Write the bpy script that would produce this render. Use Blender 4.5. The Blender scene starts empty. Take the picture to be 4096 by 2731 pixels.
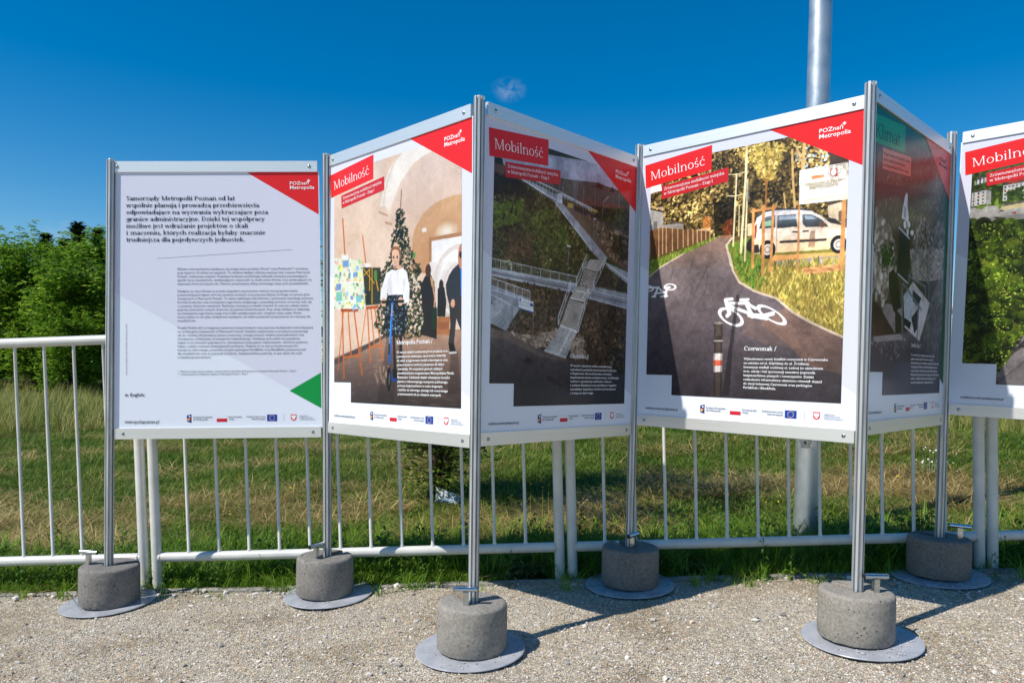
import bpy, bmesh, math, random
import numpy as np
from mathutils import Vector, Matrix
R = math.radians
SC = bpy.context.scene
COL = SC.collection

# ------------------------------------------------------------ camera, sky, sun, exposure
lens=26.073; shx=0.02308; shy=0.04303; pitch=-0.02892; roll=-0.01588; CZ=1.10
cp, sp, cr, sr = math.cos(pitch), math.sin(pitch), math.cos(roll), math.sin(roll)
ex, yc, zc = Vector((1,0,0)), Vector((0,cp,sp)), Vector((0,-sp,cp))
right, up = ex*cr - zc*sr, ex*sr + zc*cr
cam_d = bpy.data.cameras.new('camera'); cam = bpy.data.objects.new('camera', cam_d); COL.objects.link(cam)
M = Matrix((right, up, -yc)).transposed().to_4x4(); M.translation = (0,0,CZ)
cam.matrix_world = M
cam_d.sensor_width = 36; cam_d.lens = lens; cam_d.shift_x = shx; cam_d.shift_y = shy
cam_d.clip_start = .05; cam_d.clip_end = 5000
SC.camera = cam
SUN_TRAVEL = Vector((.873,.488,-1.13)).normalized()
to_sun = -SUN_TRAVEL
W = bpy.data.worlds.new('World'); SC.world = W; W.use_nodes = True
nt = W.node_tree; bg = nt.nodes['Background']
sky = nt.nodes.new('ShaderNodeTexSky'); sky.sky_type = 'NISHITA'; sky.sun_disc = False
sky.sun_elevation = math.asin(to_sun.z); sky.sun_rotation = math.atan2(to_sun.x, to_sun.y)
sky.air_density = 1.0; sky.dust_density = .15; sky.ozone_density = 2.0; sky.altitude = 100
hs = nt.nodes.new('ShaderNodeHueSaturation'); hs.inputs['Saturation'].default_value = 1.56; hs.inputs['Value'].default_value = 1.2
hs.inputs['Hue'].default_value = .499
# thin wisps of cloud: soft noise gathered round two directions of the sky
tc = nt.nodes.new('ShaderNodeTexCoord')
def N(t, **kw):
    n = nt.nodes.new(t)
    for k, v in kw.items(): setattr(n, k, v)
    return n
def wisp(direction, size, amt, stretch):
    sub = N('ShaderNodeVectorMath', operation='SUBTRACT'); sub.inputs[1].default_value = direction
    nrm = N('ShaderNodeVectorMath', operation='NORMALIZE')
    nt.links.new(tc.outputs['Generated'], nrm.inputs[0]); nt.links.new(nrm.outputs[0], sub.inputs[0])
    mul = N('ShaderNodeVectorMath', operation='MULTIPLY'); mul.inputs[1].default_value = (1/size, 1/size, stretch/size)
    nt.links.new(sub.outputs[0], mul.inputs[0])
    ln = N('ShaderNodeVectorMath', operation='LENGTH'); nt.links.new(mul.outputs[0], ln.inputs[0])
    mr = N('ShaderNodeMapRange', interpolation_type='SMOOTHSTEP'); mr.inputs[1].default_value = 1; mr.inputs[2].default_value = 0; mr.inputs[3].default_value = 0; mr.inputs[4].default_value = 1
    nt.links.new(ln.outputs['Value'], mr.inputs[0])
    nz = N('ShaderNodeTexNoise'); nz.inputs['Scale'].default_value = 2.1; nz.inputs['Detail'].default_value = 6; nz.inputs['Distortion'].default_value = .6
    nt.links.new(mul.outputs[0], nz.inputs['Vector'])
    m2 = N('ShaderNodeMapRange'); m2.inputs[1].default_value = .38; m2.inputs[2].default_value = .72; m2.inputs[3].default_value = 0; m2.inputs[4].default_value = amt
    nt.links.new(nz.outputs[0], m2.inputs[0])
    out = N('ShaderNodeMath', operation='MULTIPLY'); nt.links.new(mr.outputs[0], out.inputs[0]); nt.links.new(m2.outputs[0], out.inputs[1])
    return out
def sky_dir(px, py):
    d = right*((px-2048)/4096*36/lens + shx*36/lens) + up*(-(py-1365.5)/4096*36/lens + shy*36/lens) + yc
    return d.normalized()
w1 = wisp(sky_dir(2035,360), .026, .42, 1.5); w2 = wisp(sky_dir(250,930), .06, .3, 2.6)
mx = N('ShaderNodeMix', data_type='RGBA'); mx.inputs['B'].default_value = (5.2,6.0,7.4,1)
sm = N('ShaderNodeMath', operation='ADD', use_clamp=True); nt.links.new(w1.outputs[0], sm.inputs[0]); nt.links.new(w2.outputs[0], sm.inputs[1])
nt.links.new(sky.outputs[0], hs.inputs['Color']); nt.links.new(hs.outputs[0], mx.inputs['A']); nt.links.new(sm.outputs[0], mx.inputs['Factor'])
nt.links.new(mx.outputs['Result'], bg.inputs['Color']); bg.inputs['Strength'].default_value = .094
sd = bpy.data.lights.new('sun','SUN'); sd.energy = 5.0; sd.angle = R(.53); sd.color = (1,.945,.86)
so = bpy.data.objects.new('sun', sd); COL.objects.link(so); so.rotation_euler = SUN_TRAVEL.to_track_quat('-Z','Y').to_euler(); so.location = (-6,-4,9)
vs = SC.view_settings; vs.view_transform = 'Standard'; vs.look = 'None'; vs.exposure = .1; vs.gamma = 1; vs.use_curve_mapping = False
SC.render.engine = 'CYCLES'; SC.cycles.max_bounces = 5; SC.cycles.diffuse_bounces = 3; SC.cycles.glossy_bounces = 3; SC.cycles.transmission_bounces = 3; SC.cycles.use_denoising = True; SC.cycles.use_adaptive_sampling = True; SC.cycles.adaptive_threshold = .008; SC.cycles.adaptive_min_samples = 32

# ------------------------------------------------------------ helpers
rnd = random.Random(7); rng = np.random.default_rng(7)
PL = (0.0512,0.0185,-0.0231)
def soft(t, a): return a*math.tanh(t/a)
def zg(x, y):
    return PL[2] + PL[0]*(x if abs(x) < 3 else math.copysign(3+soft(abs(x)-3, 3), x)) + PL[1]*(y if y < 5 else 5+soft(y-5, 6))
def srgb(c):
    c = np.asarray(c, float)/255
    return np.where(c <= .04045, c/12.92, ((c+.055)/1.055)**2.4)
def lin(*c): return tuple(srgb(c))+(1,)
def link(o, parent=None):
    COL.objects.link(o)
    if parent: o.parent = parent
    return o
def mesh_obj(name, verts, faces, mat, parent=None, smooth=False):
    me = bpy.data.meshes.new(name); me.from_pydata(verts, [], faces); me.update()
    if smooth: me.shade_smooth()
    if mat: me.materials.append(mat)
    return link(bpy.data.objects.new(name, me), parent)
def bm_obj(name, bm, mat, parent=None, smooth=False, angle=None):
    bmesh.ops.recalc_face_normals(bm, faces=bm.faces)
    me = bpy.data.meshes.new(name); bm.to_mesh(me); bm.free()
    if smooth: me.shade_smooth()
    if angle: me.shade_smooth(); me.set_sharp_from_angle(angle=angle)
    if mat: me.materials.append(mat)
    return link(bpy.data.objects.new(name, me), parent)
def empty(name, label, cat, group=None, loc=(0,0,0)):
    o = bpy.data.objects.new(name, None); o.empty_display_size = .1; o.location = loc; COL.objects.link(o)
    return tag(o, label, cat, group)
def tag(o, label=None, cat=None, group=None, kind=None):
    if label: o['label'] = label
    if cat: o['category'] = cat
    if group: o['group'] = group
    if kind: o['kind'] = kind
    return o
def add_box(bm, x0, x1, y0, y1, z0, z1, bevel=0):
    r = bmesh.ops.create_cube(bm, size=1)
    for v in r['verts']: v.co = Vector(((x0+x1)/2+v.co.x*(x1-x0), (y0+y1)/2+v.co.y*(y1-y0), (z0+z1)/2+v.co.z*(z1-z0)))
    if bevel:
        es = list({e for v in r['verts'] for e in v.link_edges})
        bmesh.ops.bevel(bm, geom=es, offset=bevel, segments=2, affect='EDGES')
def add_tube(bm, pts, rad, n=16, caps=True):
    pts = [Vector(p) for p in pts]; rads = rad if isinstance(rad, (list,tuple)) else [rad]*len(pts); rings = []
    ref = None
    for i, p in enumerate(pts):
        t = (pts[min(i+1,len(pts)-1)]-pts[max(i-1,0)]).normalized()
        if ref is None: ref = t.orthogonal().normalized()
        ref = (ref - t*ref.dot(t)).normalized()
        b = t.cross(ref)
        rings.append([bm.verts.new(p+(ref*math.cos(2*math.pi*k/n)+b*math.sin(2*math.pi*k/n))*rads[i]) for k in range(n)])
    for a, b in zip(rings, rings[1:]):
        for k in range(n): bm.faces.new((a[k], a[(k+1)%n], b[(k+1)%n], b[k]))
    if caps: bm.faces.new(rings[0][::-1]); bm.faces.new(rings[-1])
def mat(name, col=None, rough=.5, metal=0, spec=.5):
    m = bpy.data.materials.new(name); m.use_nodes = True
    b = m.node_tree.nodes['Principled BSDF']
    if col: b.inputs['Base Color'].default_value = col
    b.inputs['Roughness'].default_value = rough; b.inputs['Metallic'].default_value = metal; b.inputs['Specular IOR Level'].default_value = spec
    return m, m.node_tree, b
def node(t, ty, **kw):
    n = t.nodes.new(ty)
    for k, v in kw.items():
        if isinstance(k, str) and k in n.bl_rna.properties: setattr(n, k, v)
        else: n.inputs[k].default_value = v
    return n
def noise(t, scale, detail=4, rough=.55, vec=None, dist=0):
    n = t.nodes.new('ShaderNodeTexNoise'); n.inputs['Scale'].default_value = scale; n.inputs['Detail'].default_value = detail
    n.inputs['Roughness'].default_value = rough; n.inputs['Distortion'].default_value = dist
    if vec: t.links.new(vec, n.inputs['Vector'])
    return n.outputs[0]
def ramp(t, fac, stops):
    n = t.nodes.new('ShaderNodeValToRGB'); e = n.color_ramp.elements
    while len(e) < len(stops): e.new(.5)
    for el, (p, c) in zip(e, stops): el.position = p; el.color = c
    t.links.new(fac, n.inputs[0]); return n.outputs[0]
def mixc(t, f, a, b, mode='MIX'):
    n = t.nodes.new('ShaderNodeMix'); n.data_type = 'RGBA'; n.blend_type = mode
    for sock, v in (('Factor', f), ('A', a), ('B', b)):
        if isinstance(v, (int,float)): n.inputs[sock].default_value = v
        elif isinstance(v, tuple): n.inputs[sock].default_value = v
        else: t.links.new(v, n.inputs[sock])
    return n.outputs['Result']
def bump(t, b, h, strength=.3, dist=.01, prev=None):
    n = t.nodes.new('ShaderNodeBump'); n.inputs['Strength'].default_value = strength; n.inputs['Distance'].default_value = dist
    t.links.new(h, n.inputs['Height'])
    if prev: t.links.new(prev, n.inputs['Normal'])
    t.links.new(n.outputs[0], b.inputs['Normal']); return n.outputs[0]
def wpos(t): return t.nodes.new('ShaderNodeNewGeometry').outputs['Position']
def opos(t): return t.nodes.new('ShaderNodeTexCoord').outputs['Object']
def ray_noise(t): return t

# ------------------------------------------------------------ materials
m_white, t, b = mat('white_powder_coat', lin(222,222,218), .38)
n = noise(t, 9, 5, .6, wpos(t)); spk = noise(t, 130, 4, .75, wpos(t)); t.links.new(mixc(t, ramp(t, spk, [(.66, (0,0,0,1)), (.74, (.55,.55,.55,1))]), ramp(t, n, [(.3, lin(194,194,188)), (.7, lin(215,214,208))]), lin(112,102,88)), b.inputs['Base Color']); bump(t, b, spk, .08, .002)
m_rail, t, b = mat('satin_aluminium_rail', lin(224,224,221), .42, .72)
v = t.nodes.new('ShaderNodeMapping'); v.inputs['Scale'].default_value = (1.5,40,160); t.links.new(opos(t), v.inputs[0])
n = noise(t, 2, 4, .6, v.outputs[0]); t.links.new(ramp(t, n, [(.3, lin(226,226,223)), (.7, lin(236,236,233))]), b.inputs['Base Color']); bump(t, b, n, .03, .001)
m_alu, t, b = mat('anodised_aluminium', lin(196,200,202), .42, .45)
v = t.nodes.new('ShaderNodeMapping'); v.inputs['Scale'].default_value = (1,1,.05); t.links.new(opos(t), v.inputs[0])
n = noise(t, 120, 3, .6, v.outputs[0]); n2 = noise(t, 45, 5, .7, opos(t))
c1 = ramp(t, n, [(.3, lin(166,170,172)), (.7, lin(206,209,210))]); sc = ramp(t, n2, [(.66, (1,1,1,1)), (.74, (.45,.46,.47,1))])
t.links.new(mixc(t, 1., c1, sc, 'MULTIPLY'), b.inputs['Base Color']); bump(t, b, n, .05, .001)
m_galv, t, b = mat('galvanised_steel', lin(190,196,200), .4, .8)
n = noise(t, 14, 5, .6, opos(t)); t.links.new(ramp(t, n, [(.3, lin(186,192,196)), (.7, lin(200,205,208))]), b.inputs['Base Color'])
t.links.new(ramp(t, n, [(.3, (.34,)*3+(1,)), (.7, (.48,)*3+(1,))]), b.inputs['Roughness'])
m_zinc, t, b = mat('zinc_plated_steel', lin(205,210,212), .16, 1)
n = noise(t, 60, 4, .6, opos(t)); t.links.new(ramp(t, n, [(.3, (.1,)*3+(1,)), (.7, (.3,)*3+(1,))]), b.inputs['Roughness'])
m_cap, _, _ = mat('black_plastic_cap', lin(22,22,23), .5)
m_hex, _, _ = mat('screw_socket', lin(25,40,48), .4, .6)
m_board, t, b = mat('poster_board', lin(224,231,244), .3, 0, .3)
n = noise(t, 700, 2, .6, opos(t)); bump(t, b, n, .03, .0006)
m_plate, t, b = mat('grey_painted_plate', lin(150,154,162), .3)
n = noise(t, 11, 6, .65, opos(t)); n3 = noise(t, 160, 3, .7, opos(t))
c = mixc(t, ramp(t, n3, [(.62, (0,0,0,1)), (.7, (.7,.7,.7,1))]), ramp(t, n, [(.35, lin(152,155,162)), (.7, lin(176,178,184))]), lin(172,162,146))
t.links.new(c, b.inputs['Base Color']); t.links.new(ramp(t, n, [(.4, (.18,)*3+(1,)), (.62, (.45,)*3+(1,))]), b.inputs['Roughness'])
m_conc, t, b = mat('cast_concrete', None, .88, 0, .3)
ob = opos(t); rn = t.nodes.new('ShaderNodeObjectInfo').outputs['Random']
add = t.nodes.new('ShaderNodeVectorMath'); add.operation = 'ADD'; t.links.new(ob, add.inputs[0]); t.links.new(rn, add.inputs[1])
n1 = noise(t, 7, 6, .65, add.outputs[0]); n2 = noise(t, 90, 4, .7, add.outputs[0])
vo = t.nodes.new('ShaderNodeTexVoronoi'); vo.inputs['Scale'].default_value = 62; vo.inputs['Randomness'].default_value = 1; t.links.new(add.outputs[0], vo.inputs['Vector'])
vm = noise(t, 22, 3, .6, add.outputs[0])
base = ramp(t, n1, [(.28, lin(118,114,108)), (.5, lin(146,142,134)), (.75, lin(168,164,156))])
base = mixc(t, .5, base, ramp(t, n2, [(.3, lin(98,95,90)), (.7, lin(186,181,172))]))
pit = t.nodes.new('ShaderNodeMath'); pit.operation = 'ADD'; t.links.new(vo.outputs['Distance'], pit.inputs[0]); t.links.new(vm, pit.inputs[1])
pits = ramp(t, pit.outputs[0], [(.50, (.0,.0,.0,1)), (.62, (1,1,1,1))])
base = mixc(t, 1., base, ramp(t, pits, [(0, (.42,.41,.4,1)), (.8, (1,1,1,1))]), 'MULTIPLY')
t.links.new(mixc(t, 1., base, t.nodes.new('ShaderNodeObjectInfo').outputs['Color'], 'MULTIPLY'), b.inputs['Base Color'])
p1 = bump(t, b, pits, .9, .006); bump(t, b, n2, .35, .004, p1)

# ------------------------------------------------------------ ground: gravel yard, edging, field
m_grav, t, b = mat('crushed_gravel', None, .9, 0, .25)
wp = wpos(t)
vo = t.nodes.new('ShaderNodeTexVoronoi'); vo.inputs['Scale'].default_value = 190; t.links.new(wp, vo.inputs['Vector'])
v2 = t.nodes.new('ShaderNodeTexVoronoi'); v2.inputs['Scale'].default_value = 330; t.links.new(wp, v2.inputs['Vector'])
sep = t.nodes.new('ShaderNodeSeparateColor'); t.links.new(vo.outputs['Color'], sep.inputs[0])
stone = ramp(t, sep.outputs[0], [(0, lin(96,91,83)), (.22, lin(164,157,146)), (.5, lin(214,208,197)), (.8, lin(238,231,217)), (.95, lin(208,178,144))])
sand = ramp(t, noise(t, 420, 3, .7, wp), [(.32, lin(102,96,86)), (.66, lin(222,213,198))])
msk = ramp(t, noise(t, 30, 4, .6, wp), [(.42, (0,0,0,1)), (.6, (1,1,1,1))])
big = ramp(t, noise(t, 2.6, 7, .68, wp), [(.32, lin(204,192,172)), (.46, lin(246,238,222)), (.62, lin(255,252,244))])
t.links.new(mixc(t, 1., mixc(t, msk, stone, sand), big, 'MULTIPLY'), b.inputs['Base Color'])
p1 = bump(t, b, vo.outputs['Distance'], .9, .006); p2 = bump(t, b, v2.outputs['Distance'], .6, .003, p1); bump(t, b, noise(t, 45, 4, .6, wp), .7, .02, p2)
m_edge, t, b = mat('concrete_edging', lin(150,146,138), .9, 0, .2)
n = noise(t, 40, 6, .7, wpos(t)); t.links.new(ramp(t, n, [(.3, lin(118,113,104)), (.7, lin(176,171,162))]), b.inputs['Base Color']); bump(t, b, n, .8, .01)
m_soil, t, b = mat('mown_field', None, .95, 0, .15)
wp = wpos(t)
n1 = noise(t, 1.3, 6, .65, wp); n2 = noise(t, 26, 5, .7, wp); n3 = noise(t, .35, 4, .6, wp)
g = ramp(t, n2, [(.25, lin(40,52,18)), (.5, lin(72,90,32)), (.75, lin(112,122,56))])
d = ramp(t, n2, [(.25, lin(52,48,22)), (.5, lin(100,94,48)), (.75, lin(152,140,86))])
t.links.new(mixc(t, ramp(t, n1, [(.5, (0,0,0,1)), (.64, (.8,.8,.8,1))]), g, d), b.inputs['Base Color'])
bump(t, b, n2, .9, .05)
def fence_y(x): return 3.616 - .0337*x
def grid(name, xs, ys, hf, m):
    vs_ = [(x, y, hf(x,y)) for y in ys for x in xs]; nx = len(xs)
    fs = [(j*nx+i, j*nx+i+1, (j+1)*nx+i+1, (j+1)*nx+i) for j in range(len(ys)-1) for i in range(nx-1)]
    return mesh_obj(name, vs_, fs, m, None, True)
from mathutils import noise as mn
FOOT = [(rnd.uniform(-2,2.4), rnd.uniform(1.9,3.3), rnd.uniform(0,3.1)) for _ in range(46)]
def dents(x, y):
    d = 0
    for fx_, fy_, fa in FOOT:
        dx, dy = x-fx_, y-fy_
        if abs(dx) < .2 and abs(dy) < .2:
            a, b = dx*math.cos(fa)+dy*math.sin(fa), dy*math.cos(fa)-dx*math.sin(fa); q = (a/.13)**2+(b/.05)**2
            if q < 2.2: d += -.006*math.exp(-q*2)+.003*math.exp(-((q-1.25)*3)**2)
    return d
def gh(x, y): return dents(x,y) +  zg(x,y) + .009*mn.noise((x*2.1,y*2.1,1)) + .006*mn.noise((x*9,y*9,4)) + .003*mn.noise((x*30,y*30,9))
# gravel sheet, its far edge following the edging line
xs = np.concatenate([np.linspace(-40,-4.5,12), np.linspace(-4.2,4.2,240), np.linspace(4.5,40,12)])
ts = np.concatenate([np.linspace(-30,1.2,10), np.linspace(1.25,3.50,80)])
def gy(x, tt): return tt + (-.0337*x if tt > 3.45 else -.0337*max(-5,min(5,x))*max(0,(tt-1)/2.5))
vs_ = [(x, gy(x,tt), gh(x, gy(x,tt))) for tt in ts for x in xs]; nx = len(xs)
fs = [(j*nx+i, j*nx+i+1, (j+1)*nx+i+1, (j+1)*nx+i) for j in range(len(ts)-1) for i in range(nx-1)]
gravel = mesh_obj('gravel_yard', vs_, fs, m_grav, None, True); tag(gravel, kind='structure')
# field
def fh(x, y):
    k = max(0, min(1, (y-3.7)/1.5))
    return zg(x,y) - .03 + k*(.05*mn.noise((x*.5,y*.5,2)) + .02*mn.noise((x*2.2,y*2.2,7)))
fx = np.concatenate([np.linspace(-1500,-40,8), np.linspace(-34,-6,20), np.linspace(-5.5,9,90), np.linspace(10,34,18), np.linspace(40,1500,8)])
fy = np.concatenate([[3.46], np.linspace(3.5,12,70), np.linspace(12.5,50,40), np.array([60,90,150,300,700,1800])])
vs_ = [(x, y-.0337*max(-6,min(6,x)), fh(x, y-.0337*max(-6,min(6,x)))) for y in fy for x in fx]; nx = len(fx)
fs = [(j*nx+i, j*nx+i+1, (j+1)*nx+i+1, (j+1)*nx+i) for j in range(len(fy)-1) for i in range(nx-1)]
field = mesh_obj('grass_field', vs_, fs, m_soil, None, True); tag(field, kind='structure')
# concrete edging between yard and field
bm = bmesh.new(); prev = None
for i in range(121):
    x = -6+i*.1; y0 = fence_y(x)-.085; j = .004*mn.noise((x*3,0,5))
    z = zg(x,y0)
    q = [bm.verts.new((x,y0-.004+j,z-.1)), bm.verts.new((x,y0-.004+j,z+.004+j)), bm.verts.new((x,y0+.045+j,z+.006+j)), bm.verts.new((x,y0+.045+j,z-.1))]
    if prev:
        for k in range(4): bm.faces.new((prev[k], prev[(k+1)%4], q[(k+1)%4], q[k]))
    prev = q
edging = bm_obj('edging_kerb', bm, m_edge); tag(edging, kind='structure')

# ------------------------------------------------------------ scatter helper: one object, points with rotation / size / kind
def scatter(name, pts, rot, scl, idx, sources, tilt=None):
    c = bpy.data.collections.new(name+'_pieces')
    for i, me in enumerate(sources): c.objects.link(bpy.data.objects.new('%s_piece_%02d' % (name, i), me))
    me = bpy.data.meshes.new(name); me.vertices.add(len(pts)); me.vertices.foreach_set('co', np.asarray(pts, np.float32).ravel())
    for nm, ty, arr in (('rz','FLOAT',rot), ('sc','FLOAT',scl), ('kd','INT',idx), ('tl','FLOAT', tilt if tilt is not None else np.zeros(len(pts)))):
        a = me.attributes.new(nm, ty, 'POINT'); a.data.foreach_set('value', np.asarray(arr, np.int32 if ty == 'INT' else np.float32))
    o = link(bpy.data.objects.new(name, me))
    g = bpy.data.node_groups.new(name+'_scatter', 'GeometryNodeTree')
    g.interface.new_socket('Geometry', in_out='INPUT', socket_type='NodeSocketGeometry'); g.interface.new_socket('Geometry', in_out='OUTPUT', socket_type='NodeSocketGeometry')
    gi = g.nodes.new('NodeGroupInput'); go = g.nodes.new('NodeGroupOutput')
    iop = g.nodes.new('GeometryNodeInstanceOnPoints'); ci = g.nodes.new('GeometryNodeCollectionInfo'); ci.inputs['Collection'].default_value = c; ci.inputs['Separate Children'].default_value = True; ci.inputs['Reset Children'].default_value = True
    def at(nm, ty):
        n = g.nodes.new('GeometryNodeInputNamedAttribute'); n.data_type = ty; n.inputs['Name'].default_value = nm; return n.outputs['Attribute']
    cx_ = g.nodes.new('ShaderNodeCombineXYZ'); g.links.new(at('rz','FLOAT'), cx_.inputs['Z']); g.links.new(at('tl','FLOAT'), cx_.inputs['X'])
    e2r = g.nodes.new('FunctionNodeEulerToRotation'); g.links.new(cx_.outputs[0], e2r.inputs[0])
    g.links.new(gi.outputs[0], iop.inputs['Points']); g.links.new(ci.outputs[0], iop.inputs['Instance']); iop.inputs['Pick Instance'].default_value = True
    g.links.new(at('kd','INT'), iop.inputs['Instance Index']); g.links.new(e2r.outputs[0], iop.inputs['Rotation']); g.links.new(at('sc','FLOAT'), iop.inputs['Scale'])
    g.links.new(iop.outputs[0], go.inputs[0])
    md = o.modifiers.new('scatter', 'NODES'); md.node_group = g
    return o

# stones of the gravel
def stone_mesh(i, m):
    r = random.Random(100+i); bm = bmesh.new(); bmesh.ops.create_icosphere(bm, subdivisions=1, radius=1)
    sx, sy, sz = r.uniform(.75,1.25), r.uniform(.7,1.1), r.uniform(.45,.8)
    for v in bm.verts: v.co = Vector((v.co.x*sx, v.co.y*sy, v.co.z*sz))*r.uniform(.72,1.15)
    me = bpy.data.meshes.new('stone_%d' % i); bm.to_mesh(me); bm.free(); me.materials.append(m); return me
m_stone, t, b = mat('gravel_stone', None, .85, 0, .3)
rn = t.nodes.new('ShaderNodeObjectInfo').outputs['Random']
t.links.new(mixc(t, .25, ramp(t, rn, [(0, lin(78,75,71)), (.2, lin(146,140,131)), (.5, lin(202,196,187)), (.76, lin(234,229,219)), (.9, lin(214,196,170)), (.97, lin(192,142,100))]), ramp(t, noise(t, 400, 2, .6, wpos(t)), [(.3, (.2,.19,.17,1)), (.7, (.75,.73,.7,1))])), b.inputs['Base Color'])
n_st = 105000
ty = 3.535 - (rng.random(n_st)**.8)*1.75
tx = (rng.random(n_st)-.5)*2*(1.15+ty*.52) + .25
clump = np.array([mn.noise((x*1.7,y*1.7,3)) for x, y in zip(tx,ty)])
keep = rng.random(n_st) < .75+clump*.6
tx, ty = tx[keep], ty[keep]-.0337*tx[keep]
sz = .0018+.0020*rng.random(len(tx))+np.where(rng.random(len(tx)) < .07, .0045*rng.random(len(tx)), 0)+np.where(rng.random(len(tx)) < .006, .012*rng.random(len(tx)), 0)
st = [(x,y,gh(x,y)+s*.25) for x, y, s in zip(tx,ty,sz)]
ex_st = []
for px_, py_, pz_, cnt, a0 in [(q[0],q[1],q[2],c_,a_) for q, c_, a_ in zip([(-1.7537, 3.4369, -0.0494, 2.0105, 0.0054), (-0.754, 3.4591, 0.0023, 2.0567, -0.0106), (-0.0469, 2.7521, 0.0254, 2.0797, -0.0036), (0.676, 3.4431, 0.0752, 2.1169, 0.0049), (1.3785, 2.7314, 0.098, 2.1452, -0.0036), (2.1028, 3.4209, 0.1479, 2.1905, -0.0017), (2.7567, 2.6644, 0.1674, 2.1747, 0.0)], (14,10,46,10,90,10,4), (0,0,-40,0,-60,0,0))]:
    for _ in range(cnt):
        a = R(a0+rnd.gauss(0,70)); d = rnd.uniform(.137,.202); ex_st.append((px_+d*math.cos(a), py_+d*math.sin(a), pz_+.0125+PL[0]*d*math.cos(a), rnd.uniform(.0016,.0036)))
for _ in range(64):
    x = rnd.uniform(-3,3.2); y = 3.616-.0337*x-.10-abs(rnd.gauss(0,.05)); s_ = rnd.uniform(.006,.017)*(1 if rnd.random() < .8 else 1.5); ex_st.append((x, y, gh(x,y)+s_*.3, s_))
st += [q[:3] for q in ex_st]; sz = np.concatenate([sz, [q[3] for q in ex_st]]); tx = np.concatenate([tx, [q[0] for q in ex_st]])
o = scatter('gravel_stones', st, rng.random(len(tx))*6.28, sz, rng.integers(0,8,len(tx)), [stone_mesh(i, m_stone) for i in range(8)])
tag(o, 'loose pale crushed stone lying over the gravel yard', 'gravel', kind='stuff')

# grass
def blade_mat(name, stops, trans=.35):
    m = bpy.data.materials.new(name); m.use_nodes = True; t = m.node_tree; b = t.nodes['Principled BSDF']; out = t.nodes['Material Output']
    wp = wpos(t); rn = t.nodes.new('ShaderNodeObjectInfo').outputs['Random']
    f = node(t, 'ShaderNodeMath', operation='MULTIPLY_ADD'); t.links.new(noise(t, 1.1, 4, .6, wp), f.inputs[0]); f.inputs[1].default_value = .6
    f2 = node(t, 'ShaderNodeMath', operation='MULTIPLY'); t.links.new(rn, f2.inputs[0]); f2.inputs[1].default_value = .45; t.links.new(f2.outputs[0], f.inputs[2])
    c = ramp(t, f.outputs[0], stops)
    t.links.new(c, b.inputs['Base Color']); b.inputs['Roughness'].default_value = .55; b.inputs['Specular IOR Level'].default_value = .25
    tr = t.nodes.new('ShaderNodeBsdfTranslucent'); t.links.new(c, tr.inputs['Color'])
    ms = t.nodes.new('ShaderNodeMixShader'); ms.inputs[0].default_value = trans
    t.links.new(b.outputs[0], ms.inputs[1]); t.links.new(tr.outputs[0], ms.inputs[2]); t.links.new(ms.outputs[0], out.inputs['Surface']); return m
m_gl = blade_mat('lush_grass', [(.2, lin(74,110,24)), (.5, lin(108,146,38)), (.8, lin(150,174,66))])
m_gm = blade_mat('mown_grass', [(.2, lin(58,92,22)), (.45, lin(88,118,36)), (.66, lin(120,138,54)), (.9, lin(170,162,92))])
m_gd = blade_mat('dry_hay', [(.2, lin(112,98,56)), (.5, lin(160,140,86)), (.8, lin(208,186,130))], .2)
m_gs = blade_mat('seeding_grass', [(.2, lin(118,130,56)), (.5, lin(156,156,82)), (.8, lin(196,182,118))])
m_weed = blade_mat('weed_leaf', [(.2, lin(52,84,24)), (.5, lin(80,116,36)), (.8, lin(112,140,52))])
def tuft(i, m, n, h, spread, wid, bend, lay=0):
    r = random.Random(i); V = []; F = []
    for k in range(n):
        a = r.uniform(0,6.28); d = spread*math.sqrt(r.random()); bx, by = d*math.cos(a), d*math.sin(a)
        az = r.uniform(0,6.28); hh = h*r.uniform(.45,1.1); be = bend*r.uniform(.3,1.3); w = wid*r.uniform(.7,1.2)
        pts = []
        for s in range(4):
            q = s/3; lean = be*q*q*hh + lay*q*hh; up_ = hh*q*(1-.35*be*q)*(1-lay*.82) + lay*.012*r.random()
            pts.append((bx+lean*math.cos(az), by+lean*math.sin(az), up_))
        px, py = -math.sin(az)*w/2, math.cos(az)*w/2; o = len(V)
        for s, p in enumerate(pts):
            q = (1, .85, .55, 0)[s]
            if s < 3: V += [(p[0]-px*q,p[1]-py*q,p[2]), (p[0]+px*q,p[1]+py*q,p[2])]
            else: V.append(p)
        F += [(o,o+1,o+3,o+2), (o+2,o+3,o+5,o+4), (o+4,o+5,o+6)]
    me = bpy.data.meshes.new('tuft_%d' % i); me.from_pydata(V, [], F); me.shade_smooth(); me.materials.append(m); return me
def seed_tuft(i, m):
    me = tuft(i, m, 9, .42, .05, .004, .35); bm = bmesh.new(); bm.from_mesh(me); r = random.Random(i)
    for k in range(5):
        a = r.uniform(0,6.28); ln = r.uniform(.05,.14); h = r.uniform(.35,.55); x, y = ln*math.cos(a), ln*math.sin(a)
        add_tube(bm, [(0,0,0),(x*.4,y*.4,h*.55),(x,y,h)], [.0012,.001,.0008], 3, False)
        add_tube(bm, [(x,y,h),(x*1.15,y*1.15,h+.03),(x*1.35,y*1.35,h+.075)], [.001,.0055,.0008], 4, False)
    bm.to_mesh(me); bm.free(); return me
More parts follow.
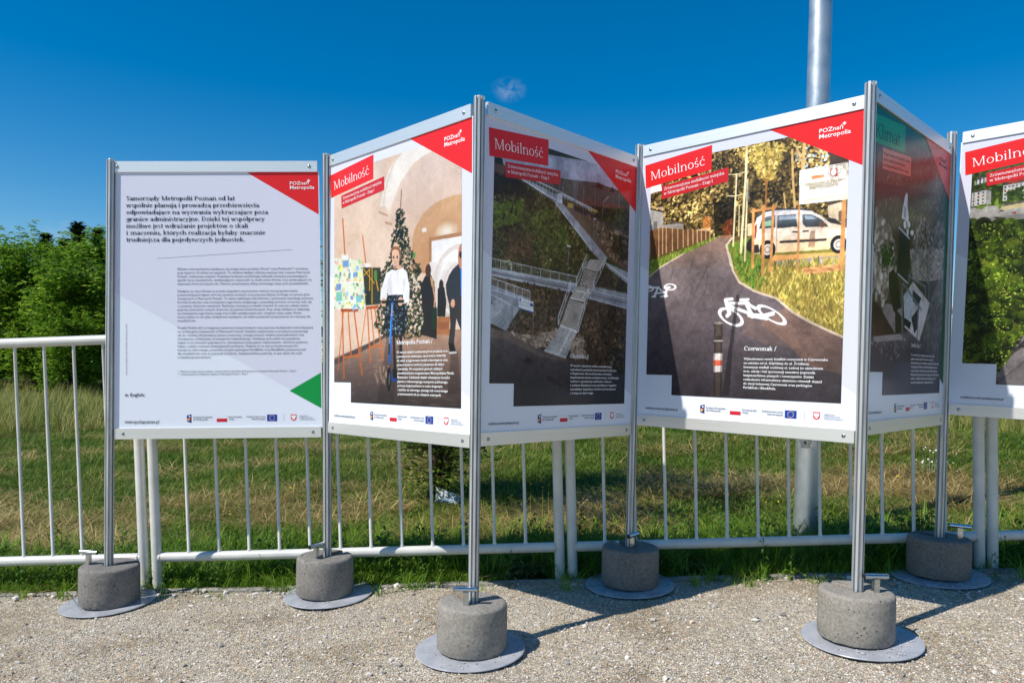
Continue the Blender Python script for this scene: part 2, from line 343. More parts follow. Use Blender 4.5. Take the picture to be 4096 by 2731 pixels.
def weed(i, m):
    r = random.Random(i); V = []; F = []; h = r.uniform(.14,.3)
    for k in range(12):
        z = h*(k+1)/12; a = k*2.4+r.random(); L = r.uniform(.04,.075)*(1.2-.6*z/h); w = L*.34
        c, s = math.cos(a), math.sin(a); o = len(V)
        V += [(0,0,z), (c*L*.5-s*w/2, s*L*.5+c*w/2, z+.012), (c*L, s*L, z-.006), (c*L*.5+s*w/2, s*L*.5-c*w/2, z+.012)]; F.append((o,o+1,o+2,o+3))
    o = len(V); V += [(-.002,0,0),(.002,0,0),(.001,0,h),(-.001,0,h)]; F.append((o,o+1,o+2,o+3))
    me = bpy.data.meshes.new('weed_%d' % i); me.from_pydata(V, [], F); me.materials.append(m); return me
def flower(i, m, n):
    r = random.Random(i); V = []; F = []
    for k in range(n):
        x, y, h = r.gauss(0,.07), r.gauss(0,.07), r.uniform(.12,.3); o = len(V); rr = r.uniform(.005,.009)
        V += [(x-.001,y,0),(x+.001,y,0),(x,y,h)]; F.append((o,o+1,o+2)); o += 3; tl = r.uniform(-.4,.4)
        V += [(x+rr*math.cos(a*1.0472), y+rr*math.sin(a*1.0472)*.8, h+rr*math.sin(a*1.0472)*.7+tl*rr) for a in range(6)]; F.append(tuple(range(o,o+6)))
    me = bpy.data.meshes.new('flower_%d' % i); me.from_pydata(V, [], F); me.materials.append(m); return me
m_fw, _, _ = mat('white_petals', lin(226,226,214), .7); m_fy, _, _ = mat('yellow_petals', lin(222,190,30), .7)
SRC = [tuft(1, m_gl, 22, .17, .045, .006, .7), tuft(2, m_gl, 18, .22, .05, .0065, .9), tuft(3, m_gl, 26, .11, .05, .005, .6),
       tuft(4, m_gm, 40, .05, .09, .0042, .9), tuft(5, m_gm, 34, .065, .09, .0042, 1.2), tuft(6, m_gm, 36, .04, .1, .0045, 1.1),
       tuft(7, m_gd, 30, .16, .08, .0035, .6, .9), tuft(8, m_gd, 26, .22, .09, .0035, .4, .95), tuft(9, m_gd, 20, .12, .06, .004, .8, .5),
       seed_tuft(10, m_gs), tuft(11, m_gs, 26, .3, .08, .005, .9), weed(12, m_weed), weed(13, m_weed), flower(14, m_fw, 9), flower(15, m_fy, 3)]
P, Q, S, K = [], [], [], []
def put(x, y, k, s): P.append((x, y, fh(x,y)+.004)); Q.append(rnd.uniform(0,6.28)); S.append(s); K.append(k)
# lush verge close behind the edging, with bare soil patches
for _ in range(9000):
    x = rnd.uniform(-3.6,3.9); y = fence_y(x)-.05+abs(rnd.gauss(0,.36))
    f = mn.noise((x*1.6,y*1.6,11))
    bare = mn.noise((x*2.3,3,5)) > .28 and y < fence_y(x)+.2
    if (bare and rnd.random() < .9) or rnd.random() > .75+f: continue
    k = rnd.choice((0,0,1,1,2,2,2,11,12) if rnd.random() < .5 else (0,1,2)); s = rnd.uniform(.45,1.15)*(1.05 if y > fence_y(x)+.05 else .65)
    put(x, y, k, s)
# mown strip with hay, then greener meadow
for _ in range(44000):
    y = 3.85+11*rnd.random()**1.75; x = rnd.uniform(-1,1)*(.75*y+.4)+.12*y*.2
    f = mn.noise((x*.8,y*.8,21))+.5*mn.noise((x*2.5,y*2.5,8)); hay = math.exp(-((y-5.2)/1.0)**2)*.36
    if rnd.random() < hay*.8+f*.8: k = rnd.choice((6,7,8,8))
    else: k = rnd.choice((3,3,4,5))
    put(x, y, k, rnd.choice((.6,.9,1.1,1.1,1.6))*rnd.uniform(.8,1.25)*(1 if y < 7 else 1.2))
for _ in range(9000):
    y = 12+32*rnd.random()**1.6; x = rnd.uniform(-1.1,1.0)*y*.75
    put(x, y, rnd.choice((3,4,5,3,10)), rnd.uniform(1.4,2.2))
# tall seeding grass: clumps to the right and a band further off
for _ in range(2400):
    y = rnd.uniform(8.2,16); x = rnd.uniform(-.1,1)*y*.85
    if mn.noise((x*.5,y*.5,33)) < -.02: continue
    put(x, y, rnd.choice((9,10,10,1)), rnd.uniform(.6,1.1))
for _ in range(900):
    y = rnd.uniform(17,25); x = rnd.uniform(-1.0,.2)*y*.8
    put(x, y, rnd.choice((10,4,4,5)), rnd.uniform(.8,1.4))
for _ in range(110):
    x = rnd.gauss(rnd.choice((-2.4,-1.1,-.35,.9,1.35,2.3)),.3); put(x, fence_y(x)-.07-.13*rnd.random()**2, rnd.choice((0,1,2,11)), rnd.uniform(.4,.95))
for _ in range(70):
    x = rnd.uniform(1.75,2.35); y = fence_y(x)+rnd.uniform(.05,.4); put(x, y, rnd.choice((11,12,12,1)), rnd.uniform(.6,1.1))
for _ in range(4): put(3.45+rnd.gauss(0,.12), 5.9+rnd.gauss(0,.2), 13, rnd.uniform(.6,.9))
for _ in range(30): put(rnd.uniform(-3,4), rnd.uniform(3.8,8), 14, rnd.uniform(.6,1.1))
for _ in range(5): put(rnd.uniform(2,8), rnd.uniform(7,10), 13, rnd.uniform(.6,1))
o = scatter('meadow_grass', P, Q, S, K, SRC); tag(o, 'mown green grass and dry hay growing behind the railing', 'grass', kind='stuff')

# ------------------------------------------------------------ railing: four welded sections of white tube
TILT = -.042
SEC = [(-3.665,-1.700), (-1.634,.366), (.428,2.372), (2.434,4.40)]
SEC_L = ['white tube railing section at the left, its top rail in the open', 'white tube railing section behind the text poster and the scooter poster',
         'white tube railing section behind the stairway poster and the bicycle path poster', 'white tube railing section at the far right behind the last poster']
fpt = lambda x, h: Vector((x+TILT*h, fence_y(x), zg(x, fence_y(x))+h))
proto_b = None
for (x0, x1), lab in zip(SEC, SEC_L):
    e = empty('railing_section', lab, 'railing', 'white railing sections', fpt(x0,0))
    def part(name, pts, rad, n=20):
        bm = bmesh.new(); add_tube(bm, [Vector(p)-e.location for p in pts], rad, n); return bm_obj(name, bm, m_white, e, angle=R(50))
    for x in (x0,x1): part('end_post', [fpt(x,-.15), fpt(x,1.26)], .0242, 24)
    tr = part('top_rail', [fpt(x0,1.24), fpt((x0+x1)/2,1.24), fpt(x1,1.24)], .0243, 24)
    br = part('bottom_rail', [fpt(x0+.012,.15), fpt((x0+x1)/2,.15), fpt(x1-.012,.15)], .0238, 24)
    for x, h, sg in ((x0,.15,1),(x1,.15,-1),(x0,1.24,1),(x1,1.24,-1)):
        d_ = Vector((sg*.0235,0,sg*.0235*PL[0])); part('weld_bead', [fpt(x,h)+d_, fpt(x,h)+d_*1.14], [.0272,.0252], 24)
    for i in range(12):
        x = x0+.012+(x1-x0-.024)*(i+1)/13
        if proto_b is None:
            bm = bmesh.new(); add_tube(bm, [(0,0,0),(0,0,.0195),(TILT*.022,0,.023),(TILT*.026,0,.027),(TILT*1.055,0,1.055),(TILT*1.062,0,1.062),(TILT*1.08,0,1.08)], [.0105,.0105,.0098,.0078,.0078,.0102,.0108], 14); ob = bm_obj('baluster', bm, m_white, e, angle=R(50)); proto_b = ob
        else: ob = link(proto_b.copy(), e)
        ob.location = fpt(x,.156)-e.location

# ------------------------------------------------------------ lamp pole behind the railing
lp = Vector((1.80,4.15,zg(1.8,4.15)))
e = empty('lamp_pole', 'tall galvanised lamp pole rising behind the bicycle path poster', 'pole', None, lp)
bm = bmesh.new(); add_tube(bm, [(0,0,.012),(0,0,.5),(0,0,4),(0,0,8)], [.068,.0665,.056,.044], 40); bm_obj('shaft', bm, m_galv, e, angle=R(40))
bm = bmesh.new(); add_box(bm, -.17,.17,-.17,.17,-.06,.012,.004); bm_obj('base_flange', bm, m_galv, e)
for sx in (-1,1):
    for sy in (-1,1):
        bm = bmesh.new(); add_tube(bm, [(sx*.13,sy*.13,.011),(sx*.13,sy*.13,.032)], .018, 6); add_tube(bm, [(sx*.13,sy*.13,.03),(sx*.13,sy*.13,.055)], .011, 12); bm_obj('anchor_bolt', bm, m_cap if sx < 0 else m_galv, e)
bm = bmesh.new()
cr_, rr = [], .0672
for j in range(13):
    for i in range(9):
        a = R(-128+(i-4)*7.2); z = .52+.30*j/12; k = 1.0
        bm.verts.new(((rr+.0015)*math.cos(a), (rr+.0015)*math.sin(a), z))
bm.verts.ensure_lookup_table()
for j in range(12):
    for i in range(8):
        if (i in (0,7) and j in (0,11)): continue
        bm.faces.new([bm.verts[q] for q in (j*9+i, j*9+i+1, (j+1)*9+i+1, (j+1)*9+i)])
for v in [v for v in bm.verts if not v.link_faces]: bm.verts.remove(v)
bmesh.ops.solidify(bm, geom=bm.faces[:], thickness=.002)
hd = bm_obj('access_door', bm, m_galv, e)
a = R(-128); bm = bmesh.new(); add_tube(bm, [(.068*math.cos(a),.068*math.sin(a),.55),(.074*math.cos(a),.074*math.sin(a),.55)], .007, 10); bm_obj('door_screw', bm, m_cap, hd)

# ------------------------------------------------------------ display posts, concrete weights
POSTS = [(-1.7537, 3.4369, -0.0494, 2.0105, 0.0054), (-0.754, 3.4591, 0.0023, 2.0567, -0.0106), (-0.0469, 2.7521, 0.0254, 2.0797, -0.0036), (0.676, 3.4431, 0.0752, 2.1169, 0.0049), (1.3785, 2.7314, 0.098, 2.1452, -0.0036), (2.1028, 3.4209, 0.1479, 2.1905, -0.0017), (2.7567, 2.6644, 0.1674, 2.1747, 0.0)]
def profile(R0=.0205, n=8):
    pts = []
    for k in range(n):
        a = 2*math.pi*k/n + math.pi/n; h = math.pi/n
        hw = .0034; d = .0098; ro = R0*math.cos(.1)
        c, s = math.cos(a), math.sin(a)
        # land from groove k-1 to groove k, then the groove itself (a T slot's narrow mouth)
        for (rr, off) in ((R0, -hw-.0004), (R0-.0022, -hw), (R0-.0034, -.0052), (R0-d, -.0044), (R0-d, .0044), (R0-.0034, .0052), (R0-.0022, hw), (R0, hw+.0004)):
            q = rr if rr < R0 else math.sqrt(R0*R0-off*off)
            pts.append((q*c - off*s, q*s + off*c))
        a2 = a+h; pts.append((R0*.985*math.cos(a2), R0*.985*math.sin(a2)))
    return pts
PROF = profile()
POST_L = ['grooved aluminium post at the left end of the text poster', 'grooved aluminium post between the text poster and the scooter poster',
          'grooved aluminium post at the front corner between scooter and stairway posters', 'grooved aluminium post in the recess between stairway and bicycle path posters',
          'grooved aluminium post at the front corner right of the bicycle path poster', 'grooved aluminium post in the recess left of the last poster', 'grooved aluminium post at the far end of the last poster, outside the picture']
WEIGHT_L = ['round concrete weight at the foot of the leftmost post', 'round concrete weight under the second post, right of the text poster', 'front concrete weight at the foot of the corner post nearest the picture centre',
            'shaded concrete weight under the stairway poster, close to the railing', 'front concrete weight on the right, its post bearing the bicycle path poster', 'shaded concrete weight at the right, standing against the double railing post', 'concrete weight under the last post, outside the picture']
SLOT = [26,52,122,114,116,130,60]
HANDLE = [(-.093,-.012,-8), (-.030,-.05,58), (-.024,-.047,2), (.004,-.04,50), (.056,-.03,1), (.066,-.05,-32), (.05,-.05,20)]
PLATE_OFF = [(-.01,.01),(.02,.0),(-.005,.0),(.0,.0),(.02,-.005),(.0,.0),(0,0)]
for i, (x, y, z, top, tl) in enumerate(POSTS):
    e = empty('display_post', POST_L[i], 'post', 'grooved aluminium display posts', (x,y,z))
    H = top-z; bm = bmesh.new(); rings = []
    for zz in (.006, H-.0012, H):
        k = 1 if zz < H else .97
        rings.append([bm.verts.new((p[0]*k+tl*(zz-H*.55), p[1]*k, zz)) for p in PROF])
    n = len(PROF)
    for a, b in zip(rings, rings[1:]):
        for k in range(n): bm.faces.new((a[k], a[(k+1)%n], b[(k+1)%n], b[k]))
    # hollow-looking end: sunk centre bore
    bm.faces.new(rings[-1]); 
    ob = bm_obj('post_profile', bm, m_alu, e); ob.rotation_euler.z = R((0,11,0,11,5,0,0)[i])
    bm = bmesh.new(); ring = []
    for rr, zz in ((.196,0),(.2045,0),(.2065,.0025),(.2045,.0055),(.02,.0055)):
        ring.append([bm.verts.new((rr*math.cos(2*math.pi*k/72), rr*math.sin(2*math.pi*k/72), zz)) for k in range(72)])
    for a, b in zip(ring, ring[1:]):
        for k in range(72): bm.faces.new((a[k], a[(k+1)%72], b[(k+1)%72], b[k]))
    bm.faces.new(ring[-1]); ob = bm_obj('base_plate', bm, m_plate, e, angle=R(30)); ob.location = (*PLATE_OFF[i], .006)
    ob.rotation_euler = (PL[1], -PL[0], 0)
    # weight
    w = empty('concrete_weight', WEIGHT_L[i], 'concrete weight', 'concrete weights on the base plates', (x,y,z+.0145))
    Rw, Hw, hw = .131, .174, .0235
    al = math.asin(hw/Rw); out = []
    na = 60
    for k in range(na+1):
        a = al + (2*math.pi-2*al)*k/na; out.append((Rw*math.cos(a), Rw*math.sin(a)))
    for k in range(13):
        a = -math.pi/2 - math.pi*k/12; out.append((hw*math.cos(a), hw*math.sin(a)))
    rr_ = random.Random(40+i)
    def ringv(bm, z, inset, jit):
        vs2 = []
        for k, (px, py) in enumerate(out):
            d = math.hypot(px,py); q = (d-inset)/d if d > .06 else (d+inset*.7)/d
            j = 1+jit*mn.noise((px*30,py*30,i*7+z*40))
            vs2.append(bm.verts.new((px*q*j, py*q*j, z+(jit*.06*mn.noise((px*40,py*40,i*3)) if z < .01 else 0))))
        return vs2
    bm = bmesh.new()
    lv = [(0,.004,.03),(.006,0,.02),(.06,-.0006,.006),(.12,-.0004,.006),(Hw-.012,.001,.006),(Hw-.005,.004,.006),(Hw-.001,.011,.006),(Hw,.018,.006)]
    rg = [ringv(bm, *q) for q in lv]; n = len(out)
    for a, b in zip(rg, rg[1:]):
        for k in range(n): bm.faces.new((a[k], a[(k+1)%n], b[(k+1)%n], b[k]))
    for ring_ in (rg[0], rg[-1]):
        inn = ring_[na+1:][::-1]
        for k in range(na):
            q = [ring_[k], ring_[k+1], inn[round((k+1)*12/na)], inn[round(k*12/na)]]
            bm.faces.new(q if q[2] is not q[3] else q[:3])
    ob = bm_obj('concrete_body', bm, m_conc, w, angle=R(38)); ob.rotation_euler.z = R(SLOT[i]); ob.color = ((.62,.62,.64,1),(.74,.73,.74,1),(.86,.85,.84,1),(.62,.60,.60,1),(.92,.90,.88,1),(.62,.60,.59,1),(.8,.8,.8,1))[i]  # tint per weight: shaded and dimly lit ones darkened in the concrete colour
    hx, hy, ha = HANDLE[i]
    bm = bmesh.new(); add_box(bm, -.0105,.0105,-.0105,.0105, Hw-.02, Hw+.050, .0025)
    hb = bm_obj('handle_stem', bm, m_zinc, w, angle=R(40)); hb.location = (hx,hy,0); hb.rotation_euler.z = R(ha)
    bm = bmesh.new(); add_tube(bm, [(-.043,0,Hw+.0585),(.043,0,Hw+.0585)], .0098, 20)
    hb2 = bm_obj('handle_bar', bm, m_zinc, w, angle=R(40)); hb2.location = (hx,hy,0); hb2.rotation_euler.z = R(ha)
    for s in (-1,1):
        bm = bmesh.new(); add_tube(bm, [(s*.0431,0,Hw+.0585),(s*.0455,0,Hw+.0585)], [.0102,.0092], 20); cpb = bm_obj('end_cap', bm, m_cap, hb2)

# ------------------------------------------------------------ serif lettering built from strokes
def serif_font(w, t, tall=1.0):
    XH, CAP, ASC = .47, .68, .73
    s = .05
    G = {}
    def rect(x0,y0,x1,y1): return [(x0,y0),(x1,y0),(x1,y1),(x0,y1)]
    def stem(x, y0, y1, b=True, tp=1, ww=None):
        h = (ww or w)/2; L = [rect(x-h,y0,x+h,y1)]
        if b: L.append(rect(x-h-s,y0,x+h+s,y0+t))
        if tp == 1: L.append([(x-h-s,y1-t*2.2),(x-h,y1-t*2.6),(x-h,y1),(x-h-s*.3,y1-t*.5)])
        if tp == 2: L.append(rect(x-h-s,y1-t,x+h+s,y1))
        return L
    def ring(cx, cy, rx, ry, a0=0, a1=360, ww=None):
        q = ww or w; n = max(4, int(abs(a1-a0)/14)); L = []
        pt = lambda a, k: (cx+(rx-(q if k else 0))*math.cos(R(a)), cy+(ry-(t if k else 0))*math.sin(R(a)))
        for i in range(n):
            a, b = a0+(a1-a0)*i/n, a0+(a1-a0)*(i+1)/n
            L.append([pt(a,0),pt(b,0),pt(b,1),pt(a,1)])
        return L
    def diag(x0,y0,x1,y1,q): return [[(x0-q/2,y0),(x0+q/2,y0),(x1+q/2,y1),(x1-q/2,y1)]]
    def hb(x0,x1,y,q=None): return [rect(x0,y,x1,y+(q or t))]
    def dot(x,y,r=None): r = r or w*.62; return [[(x+r*math.cos(k*math.pi/4), y+r*math.sin(k*math.pi/4)) for k in range(8)]]
    def acute(x,y): return [[(x-.05,y),(x-.01,y-.005),(x+.09,y+.14),(x+.02,y+.15)]]
    def ogon(x): return ring(x+.02,-.07,.07,.085,90,300,w*.6)
    h = w/2
    G['a'] = (.49, ring(.20,.135,.165,.145)+stem(.37,0,.32,False,0)+ring(.22,.31,.15+h,.17,0,160)+hb(.37,.46,0,t*1.3))
    G['b'] = (.55, stem(.11,0,ASC,False)+ring(.30,.235,.21,.245))
    G['c'] = (.46, ring(.26,.235,.22,.245,42,318)+dot(.40,.37,w*.5))
    G['d'] = (.57, ring(.25,.235,.21,.245)+stem(.44,0,ASC,False)+hb(.44,.53,0))
    G['e'] = (.48, ring(.25,.235,.215,.245,8,322)+hb(.06,.46,.25))
    G['f'] = (.33, stem(.14,0,.58,True,0)+ring(.27,.58,.13+h,.16,50,180)+hb(.03,.31,.44)+dot(.36,.68,w*.5))
    G['g'] = (.53, ring(.25,.255,.20,.225)+stem(.43,-.05,.46,False,0)+hb(.43,.51,.43)+ring(.24,-.06,.19+h,.165,180,360))
    G['h'] = (.59, stem(.11,0,ASC)+ring(.29,.27,.17+h,.21,0,150)+stem(.46,0,.28,True,0))
    G['i'] = (.26, stem(.12,0,XH)+dot(.12,.63))
    G['j'] = (.26, stem(.13,-.08,XH,False)+ring(.02,-.08,.11+h,.14,255,360)+dot(.13,.63))
    G['k'] = (.55, stem(.11,0,ASC)+diag(.17,.2,.42,XH,t*1.4)+diag(.44,0,.24,.29,w)+hb(.36,.53,0)+hb(.33,.5,XH-t))
    G['l'] = (.26, stem(.12,0,ASC)); G['ł'] = (.28, stem(.13,0,ASC)+[[(.0,.28),(.0,.34),(.27,.47),(.27,.41)]])
    G['m'] = (.88, stem(.11,0,XH)+ring(.275,.27,.155+h,.21,0,150)+stem(.43,0,.28,True,0)+ring(.595,.27,.155+h,.21,0,150)+stem(.75,0,.28,True,0))
    G['n'] = (.59, stem(.11,0,XH)+ring(.29,.27,.17+h,.21,0,150)+stem(.46,0,.28,True,0))
    G['o'] = (.53, ring(.265,.235,.23,.245))
    G['p'] = (.56, stem(.11,-.22,XH)+ring(.30,.235,.21,.245))
    G['r'] = (.40, stem(.11,0,XH)+ring(.27,.27,.16+h*.5,.21,55,150)+dot(.35,.41,w*.55))
    G['s'] = (.40, ring(.195,.345,.145,.135,35,262)+ring(.195,.125,.155,.135,-145,88))
    G['t'] = (.34, stem(.14,.09,.60,False,0)+hb(.02,.31,.44)+ring(.25,.11,.11+h,.12,180,310))
    G['u'] = (.58, stem(.11,.16,XH,False)+ring(.28,.17,.17+h,.18,185,350)+stem(.45,0,XH,False)+hb(.45,.55,0))
    G['w'] = (.76, diag(.2,0,.06,XH,w)+diag(.22,0,.36,XH,t*1.3)+diag(.52,0,.38,XH,w)+diag(.54,0,.68,XH,t*1.3)+hb(-.01,.14,XH-t)+hb(.6,.75,XH-t))
    G['y'] = (.52, diag(.25,0,.08,XH,w)+diag(.13,-.2,.43,XH,t*1.3)+hb(.0,.16,XH-t)+hb(.35,.51,XH-t)+dot(.1,-.18,w*.5))
    G['z'] = (.46, hb(.05,.41,XH-t)+hb(.04,.42,0)+diag(.1,0,.36,XH,w*.9)+hb(.05,.05+t,XH-.12,.1)+hb(.42-t,.42,0,.12))
    G['M'] = (.92, stem(.13,0,CAP,True,0,t*1.4)+hb(.03,.2,CAP-t)+diag(.45,0,.16,CAP,w)+diag(.46,0,.74,CAP,t*1.3)+stem(.77,0,CAP,True,2))
    G['Z'] = (.58, hb(.05,.52,CAP-t)+hb(.04,.54,0)+diag(.1,0,.47,CAP,w)+hb(.05,.05+t,CAP-.17,.15)+hb(.54-t,.54,0,.17))
    G['P'] = (.58, stem(.13,0,CAP,True,0)+hb(.04,.3,CAP-t)+hb(.13,.3,.30)+ring(.29,.49,.23,.19,-90,90))
    G['E'] = (.58, stem(.13,0,CAP,True,2)+hb(.13,.5,CAP-t)+hb(.13,.42,.34)+hb(.13,.52,0)+hb(.5-t,.5,CAP-.16,.15)+hb(.52-t,.52,0,.17)+hb(.42-t,.42,.28,.14))
    G['I'] = (.32, stem(.15,0,CAP,True,2)); G['L'] = (.56, stem(.13,0,CAP,True,2)+hb(.13,.52,0)+hb(.52-t,.52,0,.18))
    G['D'] = (.70, stem(.13,0,CAP,True,0)+hb(.04,.32,CAP-t)+hb(.13,.32,0)+ring(.30,.34,.34,.34,-90,90))
    G['O'] = (.72, ring(.36,.34,.32,.355)); G['C'] = (.65, ring(.36,.34,.31,.355,45,315)+hb(.56,.56+t,.48,.16))
    G['S'] = (.52, ring(.25,.50,.18,.19,25,265)+ring(.25,.175,.2,.19,-150,85)+hb(.42,.42+t,.52,.15))
    G['K'] = (.70, stem(.13,0,CAP,True,2)+diag(.2,.3,.54,CAP,t*1.4)+diag(.58,0,.28,.4,w)+hb(.48,.68,0)+hb(.45,.64,CAP-t))
    G['W'] = (1.0, diag(.27,0,.09,CAP,w)+diag(.29,0,.48,CAP,t*1.3)+diag(.68,0,.5,CAP,w)+diag(.7,0,.88,CAP,t*1.3)+hb(0,.2,CAP-t)+hb(.79,.98,CAP-t))
    G['.'] = (.24, dot(.11,.06)); G[','] = (.24, dot(.11,.06)+[[(.06,-.1),(.1,-.1),(.17,.05),(.1,.03)]])
    G['–'] = (.52, hb(.03,.48,.22,t*1.3)); G['-'] = (.32, hb(.04,.28,.22,t*1.3)); G['/'] = (.36, diag(.04,-.06,.3,.74,t*1.6)); G[' '] = (.25, [])
    for c, base, x, y in (('ć','c',.26,.56),('ń','n',.3,.56),('ó','o',.26,.56),('ś','s',.2,.56)): G[c] = (G[base][0], G[base][1]+acute(x,y))
    G['ż'] = (G['z'][0], G['z'][1]+dot(.23,.63)); G['ą'] = (G['a'][0], G['a'][1]+ogon(.4)); G['ę'] = (G['e'][0], G['e'][1]+ogon(.28))
    return G
FONT_R = serif_font(.088,.042); FONT_B = serif_font(.116,.056); FONT_L = serif_font(.066,.03)
def serif_line(s, font):
    x = 0; polys = []
    for ch in s:
        adv, L = font[ch]
        polys += [[(x+a, b) for a, b in p] for p in L]; x += adv+.012
    return x, polys
_sans = {}
def sans_line(s, bold=0):
    k = (s, bold)
    if k in _sans: return _sans[k]
    c = bpy.data.curves.new('lettering', 'FONT'); c.body = s; c.resolution_u = 2; c.offset = bold; c.fill_mode = 'FRONT'
    o = bpy.data.objects.new('lettering', c); COL.objects.link(o); bpy.context.view_layer.update()
    me = bpy.data.meshes.new_from_object(o.evaluated_get(bpy.context.evaluated_depsgraph_get()))
    vs2 = [(v.co.x, v.co.y) for v in me.vertices]; polys = [[vs2[i] for i in p.vertices] for p in me.polygons]
    wd = max([v[0] for v in vs2] or [0])
    bpy.data.objects.remove(o); bpy.data.curves.remove(c); bpy.data.meshes.remove(me)
    _sans[k] = (wd, polys); return _sans[k]

_inks = {}
def ink(*c):
    if c not in _inks:
        m, t, b = mat('ink_%02x%02x%02x' % c, lin(*c), .3, 0, .3); n = noise(t, 700, 2, .6, opos(t)); bump(t, b, n, .03, .0006); _inks[c] = m
    return _inks[c]
class Print:
    """flat print on the face of a panel: everything in panel metres, u to the right, v up, d = how far proud of the board"""
    def __init__(s, poster): s.p = poster; s.d = .0004
    def obj(s, name, polys, m, d=None, step=0.0):
        d = d if d is not None else s.d; V = []; F = []
        for i, p in enumerate(polys):
            o = len(V); V += [(u, -d-step*(i % 6), v) for u, v in p]; F.append(tuple(range(o, o+len(p))))
        me = bpy.data.meshes.new(name); me.from_pydata(V, [], F)
        bm = bmesh.new(); bm.from_mesh(me)
        for f in bm.faces:
            f.normal_update()
            if f.normal.y > 0: f.normal_flip()
        bm.to_mesh(me); bm.free()
        me.materials.append(m); return link(bpy.data.objects.new(name, me), s.p)
    def text(s, name, items, m, d=.0018):
        """items: (string, (u,v) baseline start, (u,v) baseline end or None, size, font)"""
        polys = []
        for st, a, b, size, font in items:
            wd, L = serif_line(st, font) if isinstance(font, dict) else sans_line(st, font)
            xs_ = size; cs, sn = 1, 0
            if b is not None:
                if isinstance(b, tuple):
                    ln = math.hypot(b[0]-a[0], b[1]-a[1]); xs_ = ln/wd; cs, sn = (b[0]-a[0])/ln, (b[1]-a[1])/ln
                else: xs_ = b*size
            for p in L: polys.append([(a[0]+x*xs_*cs-y*size*sn, a[1]+x*xs_*sn+y*size*cs) for x, y in p])
        return s.obj(name, polys, m, d, .00004 if isinstance(items[0][4], dict) else 0)
    def block(s, name, lines, a, b, last, m, font=0, ref=0, k=.86, d=.0018):
        sp_ = (a[1]-last[1])/(len(lines)-1); size = sp_*k
        wd = (serif_line(lines[ref], font) if isinstance(font, dict) else sans_line(lines[ref], font))[0]
        xs_ = math.hypot(b[0]-a[0], b[1]-a[1])/wd/size
        dx = (last[0]-a[0])/(len(lines)-1); sl = (b[1]-a[1])/(b[0]-a[0])
        its = []
        for i, l in enumerate(lines):
            p0 = (a[0]+dx*i, a[1]-sp_*i); its.append((l, p0, None if False else (p0[0]+1e-9, p0[1]), size, font))
        polys = []
        for (l, p0, _, size, font) in its:
            L = (serif_line(l, font) if isinstance(font, dict) else sans_line(l, font))[1]
            for p in L: polys.append([(p0[0]+x*xs_*size, p0[1]+y*size+sl*x*xs_*size) for x, y in p])
        return s.obj(name, polys, m, d, .00004 if isinstance(font, dict) else 0)

